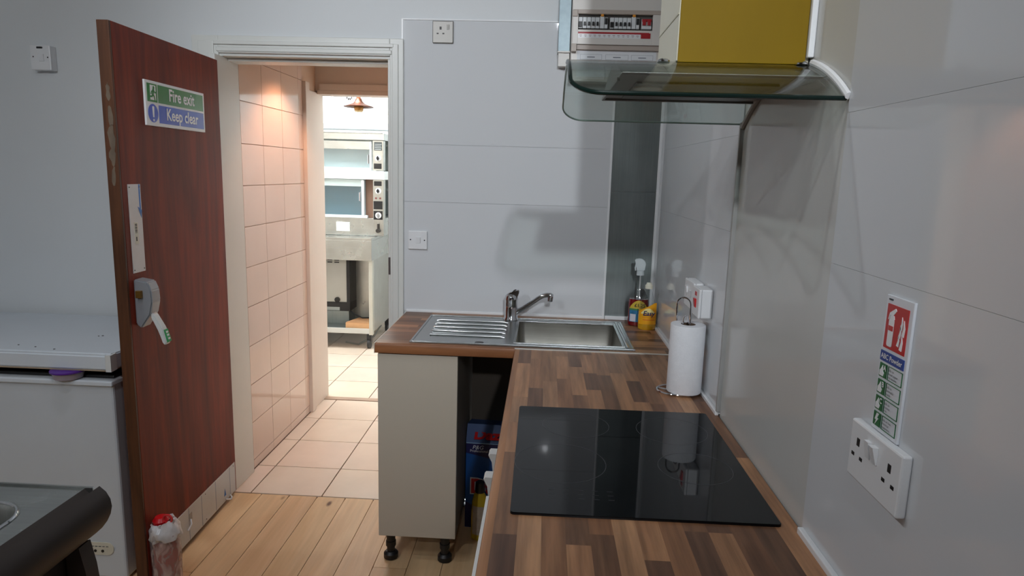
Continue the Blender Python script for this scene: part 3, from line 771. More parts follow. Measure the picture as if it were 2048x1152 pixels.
def body(b):
    tb = [-.42+.86*i/20 for i in range(21)]
    poly = [(arc(t, R0-.009)[0], max(arc(t, R0-.009)[1], 1.743)) for t in tb]
    b.prism([(poly[0][0], 1.742)]+poly+[(poly[-1][0], 1.742)], 'x', -.372, -.006)
hood('hood_body', HB, False, body)
hood('lower_frame', mat('hood_grey', (120, 118, 116), .4, .5), False, lambda b: [b.box(-.374, -.008, -1.318, -1.306, 1.737, 1.744, .001), b.box(-.374, -.368, -1.66, -1.306, 1.737, 1.744, .001)])
hood('filter_panel', mat('filter_mesh', (120, 118, 114), .4, .8, var=.3, vs=(120, 120, 120)), False, lambda b: b.box(-.33, -.05, -1.62, -1.35, 1.738, 1.742, .001))
YEL = mat('chimney_yellow', (132, 105, 0), .55, var=.10, vs=(9, 9, 3), spec=.15)  # front cover coloured yellow, sides cream
hood('chimney', mat('chimney_cream', (205, 200, 178), .35, var=.04), False, lambda b: b.box(-.258, -.004, -1.632, -1.40, 1.781, CEIL-.002, .002))
hood('chimney_front', YEL, False, lambda b: b.box(-.256, -.012, -1.6365, -1.631, 1.7785, CEIL-.004, .001))
hood('chimney_seam', mat('seam_cream', (188, 182, 158), .4), False, lambda b: b.box(-.2592, -.2575, -1.63, -1.40, 1.868, 1.871))
for x in (-.285, -.022):
    hood('fixing_cap', CHROME, True, lambda b: b.lathe([(.012, 0), (.012, .003), (.008, .006), (0, .0065)], (x, -1.645, arc(math.asin((-1.645-YC)/R0))[1]), 18))
hood('lamp_lens', mat('lamp_lens', (225, 225, 220), .2), False, lambda b: b.cyl((-.30, -1.56, 1.735), (-.30, -1.56, 1.739), .03, seg=24))
def seal(b):
    b.tube([(-.004, *arc(t, R0+.005)) for t in [-A-.012+(A-.24)*i/14 for i in range(15)]], .0065, 8)
hood('wall_seal', BEAD, True, seal)
hood('wall_seal', mat('shaded_seal', (150, 150, 146), .4), True, lambda b: b.tube([(-.004, *arc(t, R0-.012)) for t in [.22+(A-.22)*i/12 for i in range(13)]], .007, 8))  # same white bead on the far half, its shade put into the grey
hood('wall_seal', BEAD, False, lambda b: b.box(-.012, .0, -1.648, -1.637, 1.79, CEIL-.01, .002))

hk = {}
for o in hd.children: hk.setdefault(o.name.split('.')[0], []).append(o)
for part, subs in (('chimney', ('chimney_front', 'chimney_seam')), ('hood_body', ('lower_frame', 'filter_panel', 'lamp_lens')), ('glass_canopy', ('glass_edge', 'fixing_cap'))):
    for n in subs:
        for o in hk[n]: under(o, hk[part][0])

# ------------------------------------------------------------------ bottles on the worktop
CLEARP = thin_glass('clear_plastic', (.88, .90, .90, 1), 1.45, .08, 1.6)
def bottle_body(b, prof, c, sx, sy, seg=32): b.lathe(prof, c, seg, sx, sy)
sb = thing('spray_bottle', 'trigger spray bottle of red cleaner behind the yellow one', 'bottle', (-.078, -.120, H), math.radians(-8)); sb.scale = (1, 1, .955)
RL = mat('red_liquid', (112, 14, 22), .12, var=.15, coat=.6)
b = B(); b.lathe([(.030, 0), (.042, .004), (.044, .02), (.043, .07), (.044, .105), (.041, .125)], (0, 0, 0), 32, 1, .62); b.done('red_contents', RL, sb, smooth=True)
b = B(); b.lathe([(.0415, .125), (.035, .145), (.024, .165), (.016, .190), (.0145, .235), (.0145, .240)], (0, 0, 0), 32, 1, .65, cap=False); b.done('clear_neck', CLEARP, sb, smooth=True)
b = B(); b.tube([(0, 0, .13), (.001, 0, .24)], .0035, 8); b.done('dip_tube', mat('pale_tube', (205, 205, 205), .4), sb)
TRG = mat('translucent_trigger', (208, 216, 220), .28, var=.08)
b = B(); b.cyl((0, 0, .235), (0, 0, .256), .0165, .0155, 20); b.done('collar', TRG, sb, smooth=True)
b = B(); b.prism([(-.016, .254), (-.019, .275), (-.020, .290), (-.026, .296), (-.026, .308), (-.004, .312), (.012, .306), (.021, .292), (.021, .278), (.015, .262), (.014, .254)], 'y', -.010, .010)
bmesh.ops.bevel(b.bm, geom=b.bm.edges[:], offset=.003, segments=2, affect='EDGES'); b.done('trigger_head', TRG, sb, smooth=True)
b = B(); b.prism([(-.018, .288), (-.022, .288), (-.026, .268), (-.023, .255), (-.019, .256), (-.020, .268)], 'y', -.006, .006); b.done('trigger', TRG, sb)
def curved_label(b, rx, ry, z0, z1, a0, a1, off=.0012, top=None, n=16):
    lo, hi = [], []
    for i in range(n+1):
        a = math.radians(a0+(a1-a0)*i/n); x, y = (rx+off)*math.cos(a), (ry+off)*math.sin(a)
        zt = z1 if top is None else top(i/n)
        lo.append(b.bm.verts.new((x, y, z0))); hi.append(b.bm.verts.new((x, y, zt)))
    for i in range(n): b.bm.faces.new((lo[i], lo[i+1], hi[i+1], hi[i]))
b = B(); curved_label(b, .044, .0273, .022, .082, 215, 330); b.done('lower_label', mat('label_blue', (52, 124, 168), .4, var=.4, vs=(60, 60, 60)), sb)
b = B(); curved_label(b, .044, .0273, .024, .058, 222, 258, .0018); b.done('small_panel', mat('label_pale', (205, 205, 215), .5), sb)
b = B(); curved_label(b, .044, .0273, .082, .11, 215, 330, .0012, lambda t: .086+.036*math.sin(math.pi*t)); b.done('price_label', mat('label_yellow', (206, 178, 62), .45), sb)
b = B(); curved_label(b, .044, .0273, .076, .084, 215, 330, .0018); b.done('green_stripe', mat('label_green', (70, 130, 80), .45), sb)
text('price_lettering', '£1.25', .021, mat('label_ink', (30, 26, 22), .5), sb, .006, -.0305, .099, bold=.0003)

db = thing('dish_soap_bottle', 'yellow washing-up liquid bottle with Easy label', 'bottle', (-.048, -.188, H), math.radians(-4))
YL = mat('yellow_liquid', (196, 146, 26), .1, var=.1, coat=.7)
b = B(); b.lathe([(.032, 0), (.037, .004), (.038, .02), (.0385, .06), (.0375, .09)], (0, 0, 0), 32, 1, .6); b.done('yellow_contents', YL, db, smooth=True)
b = B(); b.lathe([(.0378, .0905), (.033, .115), (.024, .140), (.015, .165), (.0125, .180)], (0, 0, 0), 32, 1, .62, cap=False); b.done('clear_shoulder', CLEARP, db, smooth=True)
b = B(); b.lathe([(.0165, .178), (.0165, .192), (.012, .196), (.010, .203), (0, .204)], (0, 0, 0), 22); b.done('cap', mat('milky_cap', (216, 214, 196), .35), db, smooth=True)
b = B(); curved_label(b, .0387, .0234, .026, .10, 205, 335, .0012, lambda t: .080+.048*t if t < .85 else .119); b.done('front_label', mat('label_amber', (240, 168, 22), .4, var=.12, vs=(30, 30, 30)), db)
b = B(); curved_label(b, .0387, .0234, .072, .09, 225, 318, .0020, lambda t: .074+.022*math.sin(math.pi*t)); b.done('label_glow', mat('label_cream2', (244, 226, 150), .5), db)
text('easy_lettering', 'Easy', .028, mat('label_navy', (16, 26, 90), .4), db, .003, -.0268, .074, bold=.0005, shear=.2)
b = B(); curved_label(b, .0387, .0234, .055, .0565, 235, 322, .0018); curved_label(b, .0387, .0234, .044, .048, 240, 318, .0018); b.done('label_small_print', mat('label_orange', (222, 120, 16), .5), db)

# ------------------------------------------------------------------ kitchen roll on its wire holder
RX, RY = -.062, -1.035
kh = thing('roll_holder', 'chrome wire holder standing on the right worktop', 'holder', (RX, RY, H))
b = B(); b.tube([(-.018+.060*math.cos(t), .012+.052*math.sin(t), .004) for t in [2*math.pi*i/40 for i in range(40)]], .0032, 8, True); b.done('base_ring', CHROME, kh, smooth=True)
b = B(); b.tube([(-.076, .03, .004), (-.05, .01, .006), (-.03, .016, .005), (0, 0, .006), (.028, -.01, .005)], .003, 8); b.done('base_brace', CHROME, kh, smooth=True)
b = B(); b.tube([(0, 0, .004), (0, 0, .225), (-.003, 0, .236), (-.008, 0, .240), (-.013, 0, .236), (-.015, 0, .225), (-.015, 0, .19)], .0027, 8); b.done('centre_rod', CHROME, kh, smooth=True)
b = B(); b.tube([(-.006, .050, .004), (-.006, .057, .1), (-.022, .056, .20), (-.026, .054, .25)]+[(-.0075+.0185*-math.cos(t), .052-.02*i/10, .268+.020*math.sin(t)) for i, t in enumerate([math.pi*k/10 for k in range(11)])]+[(.011, .028, .24), (.008, .012, .20)], .0027, 8); b.done('tension_arm', CHROME, kh, smooth=True)
PAPER = mat('kitchen_paper', (226, 228, 232), .9, var=.05, vs=(60, 60, 60), bmp=.5, bs=220)
kr = thing('kitchen_roll', 'white kitchen paper roll on the wire holder', 'paper roll', (RX, RY, H+.007))
b = B(); b.lathe([(.022, 0), (.0505, 0), (.0515, .003), (.0515, .205), (.0505, .208), (.022, .208), (.022, 0)], seg=48, cap=False); b.done('paper', PAPER, kr, smooth=True)
b = B(); b.lathe([(.0195, .001), (.0218, .001), (.0218, .2075), (.0195, .2075), (.0195, .001)], seg=36, cap=False); b.done('core', mat('cardboard_core', (92, 74, 58), .9), kr, smooth=True)

# ------------------------------------------------------------------ base cabinet under the sink
CABW = mat('cream_cabinet', (186, 178, 164), .4, var=.02)
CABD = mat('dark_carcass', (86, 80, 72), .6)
cb = thing('base_cabinet', 'cream cabinet under the sink worktop on black legs', 'cabinet', (-.97, -.3, 0))
def cab(nm, m, *bx, bev=.001):
    b = B()
    for q in bx: b.box(*q, bev)
    return world_child(b.done(nm, m), cb)
cab('front_panel', CABW, (-1.118, -.812, -.585, -.567, .117, .866))
cab('void_shade_sheet', mat('void_shade', (64, 56, 48), .8), (-1.12, -.03, -.028, -.012, .0, .868)); cab('side_panel', CABD, (-1.118, -1.100, -.567, -.03, .12, .868)); cab('side_panel', CABD, (-.830, -.812, -.567, -.03, .12, .868))  # dark sheet added behind the void, the corner's shade put into its colour
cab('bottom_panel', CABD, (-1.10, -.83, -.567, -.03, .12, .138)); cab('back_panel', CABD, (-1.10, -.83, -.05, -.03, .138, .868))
LEGM = mat('black_leg', (20, 20, 22), .45)
for x, y in ((-1.078, -.545), (-.858, -.545), (-1.078, -.09), (-.858, -.09)):
    def leg(b):
        b.cyl((x, y, .03), (x, y, .12), .016, .019, 18); b.cyl((x, y, .055), (x, y, .075), .0205, seg=18); b.lathe([(.024, 0), (.029, .004), (.029, .022), (.02, .032)], (x, y, 0), 24)
    b = B(); leg(b); world_child(b.done('leg', LEGM, smooth=True), cb)
# drawer unit under the hob, only its edge shows
du = thing('drawer_unit', 'white drawer unit under the right worktop with open handles', 'cabinet', (-.3, -1.9, 0))
def drw(nm, m, *bx, bev=.001, par=None):
    b = B()
    for q in bx: b.box(*q, bev)
    return world_child(b.done(nm, m), du)
WHC = mat('white_melamine', (226, 226, 224), .35, var=.02)
drw('carcass', CABD, (-.575, -.03, -2.58, -1.16, .12, .868))
for z0, z1, out in ((.13, .40, .612), (.405, .60, .618), (.605, .775, .622)):
    drw('drawer_front', WHC, (-out, -.578, -2.56, -1.49, z0, z1))
for y, z, x in ((-1.19, .745, -.640), (-1.32, .735, -.642)):
    b = B(); b.prism([(x+.06, z+.015), (x+.004, z+.015), (x, z+.010), (x+.003, z+.004), (x+.010, z-.010), (x+.014, z-.045), (x+.06, z-.045)], 'y', y-.02, y+.02); world_child(b.done('curved_bracket', WHC), du)
for x, y in ((-.54, -1.2), (-.06, -1.2), (-.54, -2.54), (-.06, -2.54)):
    b = B(); b.cyl((x, y, .0), (x, y, .12), .018, seg=16); world_child(b.done('leg', LEGM), du)
# washing powder box and yellow bottle in the open corner
bx = thing('detergent_box', 'tall blue washing powder carton on floor in open corner', 'box', (-.665, -.20, 0), math.radians(-2))
BLUE = mat('carton_blue', (16, 78, 148), .45, var=.1); NAVY = mat('carton_navy', (22, 24, 78), .45)
b = B(); b.box(-.14, .14, -.09, .09, .002, .40, .002); b.done('carton', BLUE, bx)
b = B(); b.prism([(-.09, .40), (.09, .40), (.07, .445), (-.05, .47)], 'x', -.14, .14); b.done('top_flap', mat('carton_top', (14, 56, 108), .5), bx)
b = B(); b.prism([(-.1395, .398), (.1395, .398), (.1395, .26), (.05, .300), (-.03, .330), (-.1395, .352)], 'y', -.0908, -.089); b.done('navy_band', NAVY, bx)
b = B(); b.prism([(-.1395, .006), (.1395, .006), (.1395, .06), (.02, .06), (-.06, .085), (-.1395, .125)], 'y', -.0908, -.089); b.done('navy_foot', NAVY, bx)
b = B(); b.box(-.1395, .1395, -.0912, -.0905, .396, .399); b.done('pale_line', mat('carton_pale', (150, 180, 205), .5), bx)
CW = mat('carton_white', (214, 218, 224), .5)
text('maker_lettering', 'P&G', .026, CW, bx, -.088, -.0914, .378, shear=.25)
text('professional_lettering', 'Professional', .0165, CW, bx, -.082, -.0914, .362)
text('logo_outline', 'Daz', .092, CW, bx, -.118, -.0912, .196, 'LEFT', bold=.008)
text('logo_lettering', 'Daz', .092, mat('logo_red', (192, 30, 34), .45), bx, -.118, -.0918, .196, 'LEFT', bold=.003)
b = text('flap_logo', 'Daz', .07, mat('logo_red', (0, 0, 0)), bx, 0, 0, 0, 'CENTER', bold=.003)
b.location = (-.05, -.082, .432); b.rotation_euler = (math.radians(-62), 0, 0)
yb = thing('yellow_bottle', 'yellow squeezy bottle with black cap beside blue carton', 'bottle', (-.735, -.375, 0), math.radians(-12))
b = B(); b.lathe([(.030, .001), (.036, .006), (.036, .12), (.034, .17), (.026, .205), (.016, .222)], (0, 0, 0), 28, 1, .62); b.done('body', mat('bottle_yellow', (186, 160, 36), .35), yb, smooth=True)
b = B(); b.lathe([(.020, .218), (.021, .225), (.019, .262), (.010, .268), (0, .269)], (0, 0, 0), 20); b.done('cap', BLACK, yb, smooth=True)
b = B(); curved_label(b, .036, .0223, .03, .16, 225, 315); b.done('label', mat('bottle_label', (176, 164, 150), .5, var=.25, vs=(60, 60, 60)), yb)

# ------------------------------------------------------------------ chest freezer and tub
FZ = mat('freezer_white', (196, 202, 208), .35, var=.04)
FZT = mat('freezer_lid_top', (206, 213, 220), .42, var=.05, vs=(3, 3, 3))
fz = thing('chest_freezer', 'white chest freezer with lid propped ajar behind the door', 'freezer', (-2.75, -.36, 0))
def frz(nm, m, build, smooth=False):
    b = B(); build(b); return world_child(b.done(nm, m, None, smooth=smooth), fz)
FX0, FX1 = -3.38, -2.02
frz('body', FZ, lambda b: b.box(FX0, FX1, -.798, -.045, .012, .778, .008))
frz('rim', FZT, lambda b: b.box(FX0-.004, FX1+.003, -.808, -.04, .766, .785, .004))
frz('inner_gasket', BLACK, lambda b: b.box(FX0+.03, FX1-.012, -.77, -.06, .780, .796, .004))
def lid(b):
    b.prism([(-.808, .826), (-.808, .880), (-.800, .886), (-.045, .842), (-.04, .836), (-.04, .800)], 'x', FX0, FX1+.006)
    bmesh.ops.bevel(b.bm, geom=b.bm.edges[:], offset=.005, segments=2, affect='EDGES')
frz('lid', FZT, lid)
frz('lid_seal', mat('tan_seal', (190, 172, 146), .6), lambda b: b.prism([(-.800, .820), (-.800, .828), (-.05, .801), (-.05, .797)], 'x', FX0+.01, FX1-.004))
frz('lid_corner', mat('corner_cap', (214, 216, 214), .4), lambda b: b.prism([(-.812, .822), (-.812, .882), (-.778, .884), (-.778, .824)], 'x', FX1-.012, FX1+.008))
pnl = frz('control_panel', mat('panel_cream', (206, 202, 186), .4), lambda b: b.prism(rrect(.13, .05, .024, 8, -2.128, .132), 'y', -.802, -.797))
for x in (-2.133, -2.105):
    frz('control_hole', BLACK, lambda b: b.cyl((x, -.8035, .123), (x, -.801, .123), .0055, seg=16))
frz('panel_print', INK, lambda b: [b.box(-2.161+i*.014, -2.152+i*.014, -.8026, -.801, .140, .1425) for i in range(6)])
for x, y, r in ((-2.25, -.50, .004), (-2.26, -.51, .003), (-2.24, -.33, .003), (-2.34, -.74, .003), (-2.25, -.765, .0035), (-2.42, -.72, .003)):
    frz('grime_speck', mat('crumb', (50, 44, 40), .8), lambda b: b.cyl((x, y, .842+(-y-.045)*.0583), (x, y, .8435+(-y-.045)*.0583), r, seg=8))
fk = {o.name.split('.')[0]: o for o in fz.children}
for o in list(fz.children):
    n = o.name.split('.')[0]
    if n in ('control_hole', 'panel_print'): under(o, fk['control_panel'])
    if n in ('lid_seal', 'lid_corner', 'grime_speck'): under(o, fk['lid'])
tb = thing('plastic_tub', 'small clear tub with purple lid wedged under freezer lid', 'tub', (-2.19, -.785, .7855)); tb.scale = (.95, .95, .93)
b = B(); b.lathe([(.042, -.0), (.049, .004), (.054, .030), (.056, .030)], seg=32); b.done('tub', mat('frosted_tub', (160, 150, 160), .35), tb, smooth=True)
b = B(); b.lathe([(.058, .028), (.060, .029), (.060, .035), (.056, .0365), (0, .0365)], seg=36); b.done('lid', mat('purple_lid', (86, 40, 140), .35), tb, smooth=True)

# ------------------------------------------------------------------ stainless sink unit, near left
su = thing('steel_sink_unit', 'stainless steel sink stand with dark rolled edge, near left', 'sink', (-1.75, -2.1, 0))
def ste(nm, m, build, smooth=False):
    b = B(); build(b); return world_child(b.done(nm, m, None, smooth=smooth), su)
bowlc = (-1.60, -2.10)
inner = rrect(.27, .48, .07, 6, *bowlc)
def top(b):
    outer = [(-1.418, -1.787), (-2.0, -1.787), (-2.0, -2.6), (-1.418, -2.6)]
    def loop(pts, z): return [b.bm.verts.new((p[0], p[1], z)) for p in pts]
    v = loop(outer, .899); w = loop(inner, .899)
    es = [b.bm.edges.new((a, c)) for L in (v, w) for a, c in zip(L, L[1:]+L[:1])]
    bmesh.ops.triangle_fill(b.bm, edges=es, use_beauty=True)
    for f in list(b.bm.faces):
        c = f.calc_center_median()
        if abs(c.x-bowlc[0]) < .1 and abs(c.y-bowlc[1]) < .2: b.bm.faces.remove(f)
    r = bmesh.ops.extrude_face_region(b.bm, geom=b.bm.faces[:])
    for q in r['geom']:
        if isinstance(q, bmesh.types.BMVert): q.co.z -= .0015
ste('top', STEEL, top)
def sbowl(b):
    rings = [[b.bm.verts.new((bowlc[0]+(p[0]-bowlc[0])*k, bowlc[1]+(p[1]-bowlc[1])*k, z)) for p in inner] for k, z in ((1.03, .8995), (1.0, .899), (.97, .89), (.93, .74), (.8, .72))]
    n = len(inner)
    for a, c in zip(rings, rings[1:]):
        for i in range(n): b.bm.faces.new((a[i], c[i], c[(i+1) % n], a[(i+1) % n]))
    b.bm.faces.new(rings[-1])
ste('bowl', STEELV, sbowl, True)
ste('bowl_rim', CHROME, lambda b: b.tube([(p[0], p[1], .9005) for p in rrect(.272, .482, .071, 8, *bowlc)], .003, 6, True), True)
ste('back_edge', STEEL, lambda b: b.box(-2.0, -1.40, -1.788, -1.782, .885, .903, .001))
DK = mat('dark_brown_edge', (50, 42, 39), .5, var=.12, vs=(5, 5, 5))
prof = [(-1.417, .9), (-1.402, .886), (-1.389, .9045), (-1.376, .893), (-1.368, .878), (-1.366, .862), (-1.370, .845), (-1.378, .829), (-1.390, .813), (-1.404, .800), (-1.432, .778), (-1.434, .80), (-1.434, .89)]
ste('rolled_front_edge', DK, lambda b: b.prism(prof, 'y', -2.6, -1.782), True)
ste('leg_panel', mat('dark_brown_panel', (62, 52, 48), .55), lambda b: b.prism([(-1.44, .78), (-1.412, .79), (-1.402, .74), (-1.398, .70), (-1.402, .66), (-1.404, 0), (-1.44, 0)], 'y', -1.825, -1.79))
ste('front_panel', DK, lambda b: b.box(-1.46, -1.447, -2.6, -1.80, .05, .80))
ste('side_panel', DK, lambda b: b.box(-1.99, -1.44, -1.80, -1.79, .05, .885))
for y in (-2.57, ):
    ste('leg', DK, lambda b: b.box(-1.46, -1.42, y-.02, y+.02, 0, .80, .002))
for y in (-2.57, -1.82):
    ste('leg', DK, lambda b: b.box(-1.99, -1.95, y-.02, y+.02, 0, .885, .002))

# ------------------------------------------------------------------ bagged red container by the door
bg = thing('bagged_container', 'slim red container wrapped in crumpled clear plastic bag by door', 'container', (-1.862, -.80, 0))
b = B(); b.lathe([(.038, .002), (.042, .008), (.042, .215), (.034, .235), (.024, .245)], seg=28); b.done('container', mat('red_brown_can', (176, 84, 76), .5, var=.2), bg, smooth=True)
b = B(); b.lathe([(.022, .243), (.028, .250), (.029, .262), (.020, .274), (0, .276)], (-.012, 0, 0), 24); b.done('red_cap', mat('red_cap', (196, 20, 30), .25), bg, smooth=True)
b = B(); b.tube([(.020+.016*math.cos(t), -.012, .272+.016*math.sin(t)) for t in [2*math.pi*i/20 for i in range(20)]], .0042, 8, True); b.done('ring_pull', mat('red_ring', (205, 60, 60), .2), bg, smooth=True)
random.seed(9)
def bag(b, prof, amp, seg=40):
    rings = []
    for k, (r, z) in enumerate(prof):
        rings.append([b.bm.verts.new(((r+amp*(math.sin(5*a+k*1.7)+.7*math.sin(9*a-k*2.3)+.5*random.uniform(-1, 1)))*math.cos(a), (r+amp*(math.sin(5*a+k*1.7)+.7*math.sin(9*a-k*2.3)+.5*random.uniform(-1, 1)))*math.sin(a), z+amp*.8*math.sin(3*a+k))) for a in [2*math.pi*i/seg for i in range(seg)]])
    for a, c in zip(rings, rings[1:]):
        for i in range(seg): b.bm.faces.new((a[i], a[(i+1) % seg], c[(i+1) % seg], c[i]))
b = B(); bag(b, [(.046, .003), (.050, .03), (.049, .07), (.051, .11), (.050, .15), (.051, .19), (.049, .215), (.045, .235)], .0022); b.done('bag', film('crumpled_film', (214, 200, 200), .22), bg, smooth=True)
b = B(); bag(b, [(.051, .195), (.054, .21), (.050, .235), (.043, .25), (.039, .262), (.036, .258)], .004); bc = b.done('bag_collar', mat('white_bag', (216, 214, 216), .3, var=.15, vs=(50, 50, 50)), bg, smooth=True); bc.rotation_euler = (0, -.14, 0); bc.location = (.033, 0, 0)

# ------------------------------------------------------------------ far kitchen: ovens on a steel stand
OX0 = -2.95
st = thing('steel_stand', 'stainless steel stand with deep apron carrying the ovens', 'stand', (-2.4, 2.95, 0))
def stn(nm, m, *bx, bev=.002):
    b = B()
    for q in bx: b.box(*q, bev)
    return world_child(b.done(nm, m), st)
stn('top', STEEL, (OX0, -1.958, 2.55, 3.35, .955, .978)); stn('front_apron', STEEL, (OX0, -1.958, 2.55, 2.565, .785, .955)); stn('side_apron', STEEL, (-1.975, -1.958, 2.565, 3.35, .785, .955))
stn('side_panel', STEELV, (-1.972, -1.962, 2.62, 3.33, .15, .785)); stn('front_post', mat('post_white', (190, 190, 180), .4, .3), (-1.99, -1.958, 2.57, 2.62, .13, .785))
stn('front_post', STEELV, (OX0, OX0+.04, 2.57, 2.61, .13, .785)); stn('shelf', GREYMETAL, (OX0, -1.975, 2.585, 3.33, .160, .172)); stn('shelf_edge', mat('shelf_edge_pale', (196, 198, 194), .4, .2), (OX0, -1.99, 2.57, 2.585, .14, .185))
stn('back_panel', STEELV, (-2.26, -1.975, 2.98, 2.99, .172, .785))
for x, y in ((-2.0, 2.62), (-2.0, 3.28), (OX0+.04, 2.62), (OX0+.04, 3.28)):
    b = B(); b.cyl((x-.012, y, .045), (x+.012, y, .045), .045, seg=24); b.box(x-.02, x+.02, y-.02, y+.02, .06, .15, .003); world_child(b.done('caster', mat('caster_dark', (40, 40, 42), .5)), st)
ub = thing('undercounter_unit', 'silver vented machine standing on the stand shelf', 'appliance', (-2.45, 2.9, .172))
b = B(); b.box(-.30, .205, -.12, .2, .20, .60, .003); b.done('case', mat('silver_case', (176, 176, 170), .45, .3), ub)
b = B(); b.box(-.31, .235, -.125, .2, .12, .20, .002); b.box(.205, .235, -.125, .2, .2, .61, .002); b.done('dark_frame', mat('machine_black', (26, 26, 28), .5), ub)
b = B(); b.box(-.30, .22, -.11, .2, 0, .118, .002); b.done('plinth', GREYMETAL, ub)
for r_ in range(2):
    for i in range(7):
        b = B(); b.box(-.275+i*.062, -.232+i*.062, -.1215, -.119, .555+r_*.02, .565+r_*.02); b.done('vent_slot', BLACK, ub)
b = B(); b.cyl((.12, -.135, .222), (.12, -.119, .222), .024, seg=20); b.done('knob', BLACK, ub, smooth=True)
b = B(); b.box(-.30, .14, -.128, -.124, .125, .155); b.done('pale_strip', mat('strip_pale', (150, 156, 154), .5), ub)
cd = thing('cardboard_piece', 'flat tan cardboard box lying on the stand shelf', 'box', (-2.09, 2.70, .172))
b = B(); b.prism([(-.115, -.10), (.098, -.115), (.098, .12), (-.05, .13)], 'z', .0, .055); b.done('board', mat('tan_card', (200, 156, 112), .8, var=.1), cd)
b = B(); b.prism([(-.112, -.097), (.098, -.112), (.098, .117), (-.048, .127)], 'z', .055, .060); b.done('top_sheet', mat('tan_card_top', (178, 134, 94), .8), cd)
b = B(); b.tube([(-2.23, 2.80, .30), (-2.17, 2.76, .27), (-2.10, 2.76, .24), (-2.02, 2.80, .235)], .006, 8); tag(b.done('power_cable', BLACK, smooth=True), 'black cable sagging behind cardboard on the stand shelf', 'cable')
b = B(); b.tube([(-2.25, 2.75, .012), (-2.12, 2.70, .010), (-2.02, 2.85, .05), (-1.99, 3.0, .12)], .008, 8); tag(b.done('floor_hose', mat('grey_hose', (130, 128, 120), .6), smooth=True), 'grey hose on the floor beneath the steel stand', 'hose')

ov = thing('deck_oven', 'stacked stainless steel heated display ovens with side controls', 'oven', (-2.4, 3.0, .978))
def ovn(nm, m, *bx, bev=.002, par=None):
    b = B()
    for q in bx: b.box(*q, bev)
    o = b.done(nm, m)
    return world_child(o, ov)
OY = 2.75
ovn('base', STEEL, (OX0, -1.90, OY, 3.34, .98, 1.135)); ovn('base_plate', mat('plate_white', (214, 216, 212), .4), (-2.32, -2.20, OY-.006, OY, 1.015, 1.095))
ovn('top_slab', STEEL, (OX0, -1.888, OY-.03, 3.36, 1.80, 1.858)); ovn('tray_lip', STEEL, (OX0, -1.90, OY-.06, OY, 1.855, 1.862))
ovn('middle_slab', mat('slab_white', (226, 230, 230), .35, .2), (OX0, -1.888, OY-.03, 3.34, 1.468, 1.540))
ovn('back', STEEL, (OX0, -1.90, 3.30, 3.34, 1.135, 1.80))
ovn('upper_inside', mat('inside_pale', (240, 240, 236), .5), (OX0, -1.99, OY+.10, OY+.11, 1.54, 1.80))
ovn('upper_rail', STEEL, (OX0, -2.01, OY-.01, OY+.01, 1.72, 1.79)); ovn('upper_door_edge', PLASTIC, (-2.018, -2.0, OY-.012, OY+.01, 1.555, 1.79))
ovn('upper_sill', PLASTIC, (OX0, -2.0, OY-.015, OY+.01, 1.540, 1.565))
ovn('upper_glass', thin_glass('oven_glass_pale', (.8, .86, .88, 1), 1.5, .03, 2), (OX0, -2.018, OY-.004, OY, 1.565, 1.72), bev=0)
ovn('lower_inside', mat('inside_slate', (196, 206, 210), .4), (OX0, -2.07, OY+.12, OY+.13, 1.135, 1.468))
ovn('lower_side', mat('inside_brown', (120, 92, 76), .5), (-2.07, -1.99, OY+.04, OY+.05, 1.135, 1.468))
ovn('lower_rail', mat('rail_pale', (176, 190, 190), .35, .3), (OX0, -2.075, OY-.01, OY+.01, 1.405, 1.466))
ovn('lower_door_edge', PLASTIC, (-2.09, -2.068, OY-.02, OY+.01, 1.15, 1.462)); ovn('lower_sill', PLASTIC, (OX0, -2.04, OY-.015, OY+.02, 1.135, 1.158))
ovn('lower_glass', thin_glass('oven_glass_blue', (.66, .76, .80, 1), 1.5, .03, 2), (OX0, -2.09, OY-.006, OY-.002, 1.158, 1.405), bev=0)
for z0, z1, x in ((1.60, 1.68, -2.022), (1.28, 1.36, -2.10)):
    b = B(); b.tube([(x, OY-.012, z0), (x, OY-.04, z0+.005), (x, OY-.04, z1-.005), (x, OY-.012, z1)], .006, 8); world_child(b.done('door_handle', CHROME, smooth=True), ov)
for z0, z1 in ((1.545, 1.798), (1.0, 1.466)):
    ovn('control_column', STEELV, (-1.988, -1.896, OY-.02, OY+.05, z0, z1))
def dial(z, m1=PLASTIC, m2=BLACK, r=.026):
    b = B(); b.cyl((-1.942, OY-.024, z), (-1.942, OY-.02, z), r, seg=24); df = world_child(b.done('dial_face', m1), ov)
    b = B(); b.cyl((-1.942, OY-.042, z), (-1.942, OY-.024, z), r*.45, seg=16); b.box(-1.946, -1.938, OY-.046, OY-.024, z-r*.7, z+r*.7, .001); under(b.done('dial_knob', m2), df)
ovn('maker_plate', mat('plate_dark', (52, 58, 60), .4), (-1.975, -1.908, OY-.023, OY-.02, 1.715, 1.785), bev=0)
b = B()
for i in range(4): b.box(-1.968, -1.915+.004*(i % 2), OY-.0245, OY-.0225, 1.722+i*.014, 1.7265+i*.014)
world_child(b.done('maker_plate_print', mat('plate_print', (160, 166, 166), .5), None), ov)
dial(1.65); ovn('switch_block', BLACK, (-1.978, -1.912, OY-.023, OY-.018, 1.56, 1.605), bev=0)
ovn('switch_block', BLACK, (-1.978, -1.912, OY-.023, OY-.018, 1.415, 1.455), bev=0); dial(1.372)
for x in (-1.962, -1.925):
    b = B(); b.cyl((x, OY-.026, 1.31), (x, OY-.02, 1.31), .008, seg=14); world_child(b.done('indicator_lamp', mat('lamp_brown', (120, 60, 60), .3)), ov)
